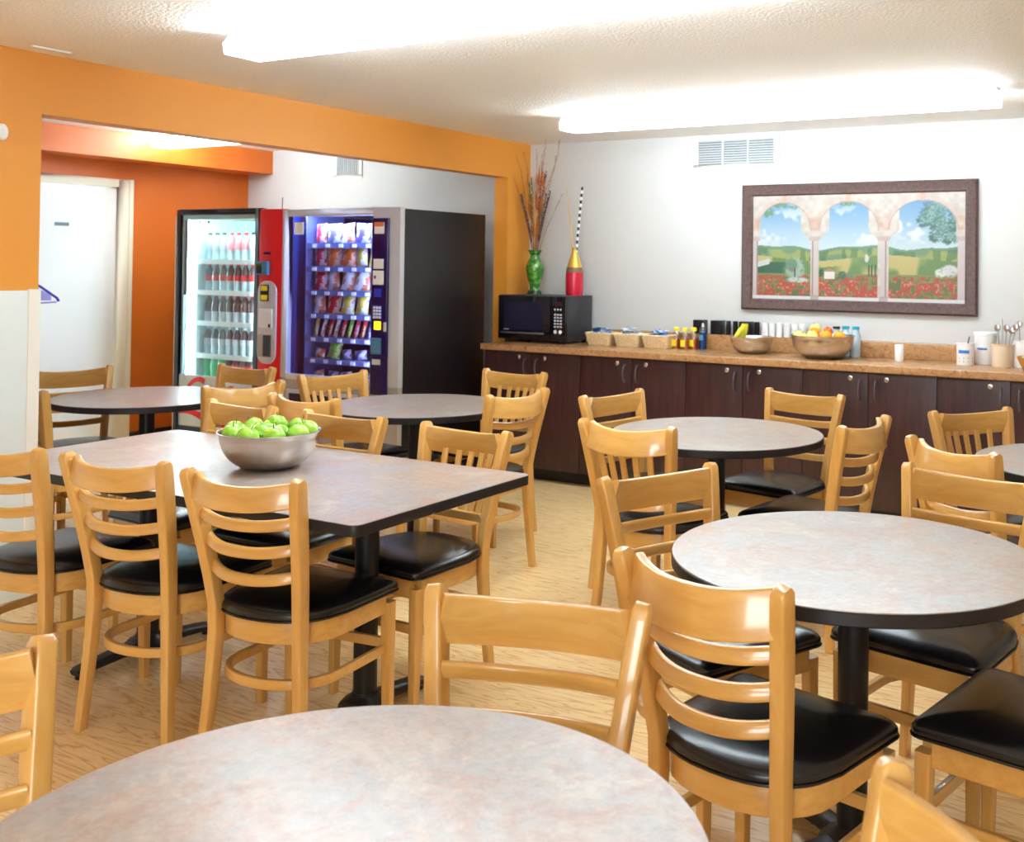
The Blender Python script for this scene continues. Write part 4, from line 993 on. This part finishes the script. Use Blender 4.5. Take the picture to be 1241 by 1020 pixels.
mb = MB(); o_ = 1.82
for a in ((-2.342, -2.292, .12, 1.850), (-1.492, -1.444, .12, 1.850), (-2.292, -1.492, 1.808, 1.850), (-2.292, -1.492, .12, .24)): mb.box(a[0]+o_, a[1]+o_, -.52, -.455, a[2], a[3])
fr_ = mb.build('door_frame', M['blackpl'], so, bevel=.006)
DB(-2.292, -1.492, -1.262, -1.256, .62, 1.808).build('glass_door', M['glass_soda'], so)
mb = MB()
for a in ((-2.292, -2.272, .62, 1.808), (-1.512, -1.492, .62, 1.808), (-2.272, -1.512, 1.775, 1.808)): mb.box(a[0]+o_, a[1]+o_, -.50, -.475, a[2], a[3])
mb.build('inner_frame', M['coolwhite'], so)
ap_ = DB(-2.292, -1.492, -1.262, -1.250, .24, .62).build('lower_panel', M['coolwhite'], so)
# red script and wave on the lower panel
cu_ = bpy.data.curves.new('script', 'FONT'); cu_.body = 'Coca'; cu_.size = .30; cu_.shear = .45; cu_.extrude = .001; cu_.space_character = .86; cu_.offset = .004
to = bpy.data.objects.new('tmp_text', cu_); COL.objects.link(to)
dg = bpy.context.evaluated_depsgraph_get(); tm = bpy.data.meshes.new_from_object(to.evaluated_get(dg)); bpy.data.objects.remove(to)
tm.materials.append(M['labelrd']); so_t = bpy.data.objects.new('red_script', tm); COL.objects.link(so_t); so_t.parent = ap_
so_t.location = (-2.27+1.82, -.5135, .385); so_t.rotation_euler = (R(90), R(-4), 0)
mb = MB(); top = []; 
n = 24
for k in range(n+1):
    u = k/n; x = -2.285+.78*u+1.82; z = .31 + .035*math.sin(u*7.0+.6); w_ = .006+.026*math.sin(PI*min(1, u*1.0))**1.2
    top.append([(x, -.5135, z-w_), (x, -.5135, z+w_), (x, -.512, z+w_), (x, -.512, z-w_)])
mb.loft(top); mb.build('red_wave', M['labelrd'], ap_)
for i in range(3): DB(-2.20+.10*i, -2.18+.10*i, -1.265, -1.262, 1.745, 1.765).build('green_sticker', mat('green_sticker_mark', rgb(60, 140, 90), .5), so)
DB(-2.39, -2.38, -1.17, -.33, .57, 1.79).build('interior_side', M['coolwhite'], so)
DB(-1.49, -1.48, -1.17, -.33, .57, 1.79).build('interior_side', M['coolwhite'], so)
DB(-2.38, -1.49, -.70, -.69, .57, 1.79).build('interior_back', M['coolwhite'], so)
DB(-2.38, -1.49, -1.17, -.70, .562, .57).build('interior_floor', M['coolwhite'], so)
DB(-2.334, -2.316, -1.19, -1.175, .60, 1.78).build('led_strip', M['led'], so)
DB(-1.488, -1.470, -1.19, -1.175, .60, 1.78).build('led_strip', M['led'], so) if False else DB(-1.500, -1.493, -1.20, -1.18, .60, 1.78).build('led_strip', M['led'], so)
DB(-2.28, -1.50, -1.195, -1.175, 1.782, 1.790).build('led_strip', M['led'], so)
DB(-2.245, -2.238, -1.16, -.72, .575, 1.785).build('interior_divider', M['coolwhite'], so)
shs = [1.475, 1.243, 1.012, .767, .575]
for z in shs[:4]:
    sh = DB(-2.225, -1.495, -1.15, -.72, z-.012, z).build('shelf', M['coolwhite'], so)
    DB(-2.225, -1.495, -1.162, -1.15, z-.030, z+.006).build('shelf_front', M['white'], sh)
mb = DB(-1.444, -1.215, -1.275, -1.19, .06, 1.842); rc = mb.build('control_column', M['vend_red'], so, bevel=.012)
mb = MB(); mb.v = []
pts = rrect(.185, .585, .08, 6); mb.loft([[(x-1.345+o_, -.535, z+1.04) for x, z in pts], [(x-1.345+o_, -.525, z+1.04) for x, z in pts]]); pl = mb.build('grey_panel', M['silver'], rc, bevel=.002)
def RB(x0, x1, z0, z1, nm, mt, th=.006, y=-1.285): return DB(x0, x1, y-th, y, z0, z1).build(nm, mt, rc, bevel=.0015)
RB(-1.395, -1.325, 1.52, 1.537, 'bill_slot', M['purple'], .004, -1.275)
cr2 = RB(-1.435, -1.33, 1.375, 1.47, 'card_reader', M['bluegrey'], .03, -1.275); DB(-1.43, -1.38, -1.308, -1.305, 1.385, 1.455).build('reader_slot', M['blackpl'], cr2); DB(-1.425, -1.385, -1.310, -1.308, 1.44, 1.455).build('reader_label', M['green'], cr2)
RB(-1.405, -1.325, 1.19, 1.305, 'selector_frame', M['blackpl'], .008); RB(-1.398, -1.333, 1.262, 1.298, 'yellow_label', M['yellow'], .010); RB(-1.398, -1.333, 1.197, 1.233, 'yellow_label', M['yellow'], .010)
RB(-1.42, -1.285, 1.0, 1.135, 'keypad_plate', M['lampmetal'], .006); RB(-1.315, -1.300, 1.005, 1.03, 'button', M['blackpl'], .012)
RB(-1.43, -1.29, .795, .955, 'coin_return_recess', M['silver2'], .004); RB(-1.37, -1.295, .80, .95, 'coin_return_door', M['grille'], .008)
def bottle(name, body, low, cap, lab):
    t = bpy.data.objects.new(name, None); COL.objects.link(t)
    MB().lathe([(.026, 0), (.031, .008), (.030, .03), (.027, .06), (.031, .09)], 16).build('lower_body', low, t, ang=70)
    MB().lathe([(.031, .09), (.0315, .10), (.030, .135), (.022, .165), (.013, .185), (.012, .192)], 16).build('upper_body', body, t, ang=70)
    MB().lathe([(.0318, .078), (.0322, .080), (.0322, .118), (.0318, .12)], 16).build('label_wrap', lab, t, ang=70)
    MB().lathe([(.0145, .19), (.0145, .207), (0, .207)], 14).build('cap', cap, t)
    return t
bt = [('clear', bottle('drink_bottle', M['water'], M['water'], M['capbk'], M['labelwh'])), ('pink', bottle('drink_bottle', M['pinkb'], M['water'], M['caprd'], M['pinkb'])),
      ('cola', bottle('drink_bottle', M['cola'], M['water'], M['caprd'], M['labelrd'])), ('dark', bottle('drink_bottle', M['cola'], M['labelwh'], M['caprd'], M['cola'])),  # pale lower halves of cola bottles put overexposure into the colour
      ('silver', bottle('drink_bottle', M['cola'], M['water'], M['labelwh'], M['labelwh'])), ('green', bottle('drink_bottle', M['sprite'], M['sprite'], M['sprite'], M['sprite']))]
bt = dict(bt); used = set()
desc = dict(clear='clear bottle with black cap', pink='pink bottle with red cap', cola='dark bottle with red label', dark='dark-topped bottle with pale lower half', silver='dark bottle with silver label', green='bright green bottle')
ln = ['leftmost', 'second', 'third', 'fourth', 'fifth', 'sixth', 'rightmost']
for z, kinds, rn_ in zip(shs, (['clear']*3+['pink']*3+['clear'], ['cola']*7, ['dark']*7, ['silver']*7, ['green']*3+['cola']*4), ('top', 'second', 'third', 'fourth', 'lowest')):
    for k, kd in enumerate(kinds):
        x = -2.168+.079*k; lb = '%s, %s on the %s shelf of the drinks machine' % (desc[kd], ln[k], rn_)
        if kd not in used: o = bt[kd]; used.add(kd); o.location = (x, -1.105, z)
        else: o = dup(bt[kd], (x, -1.105, z))
        tag(o, lb, 'bottle', 'drink bottles in the vending machine')
tag(MB().tube([(0, 0, 0), (0, .0, .06), (.001, 0, .13)], .0025, 6).build('antenna', M['blackpl'], loc=(-1.52, -1.0, 1.815)), 'thin black antenna standing on top of the drinks machine', 'antenna')
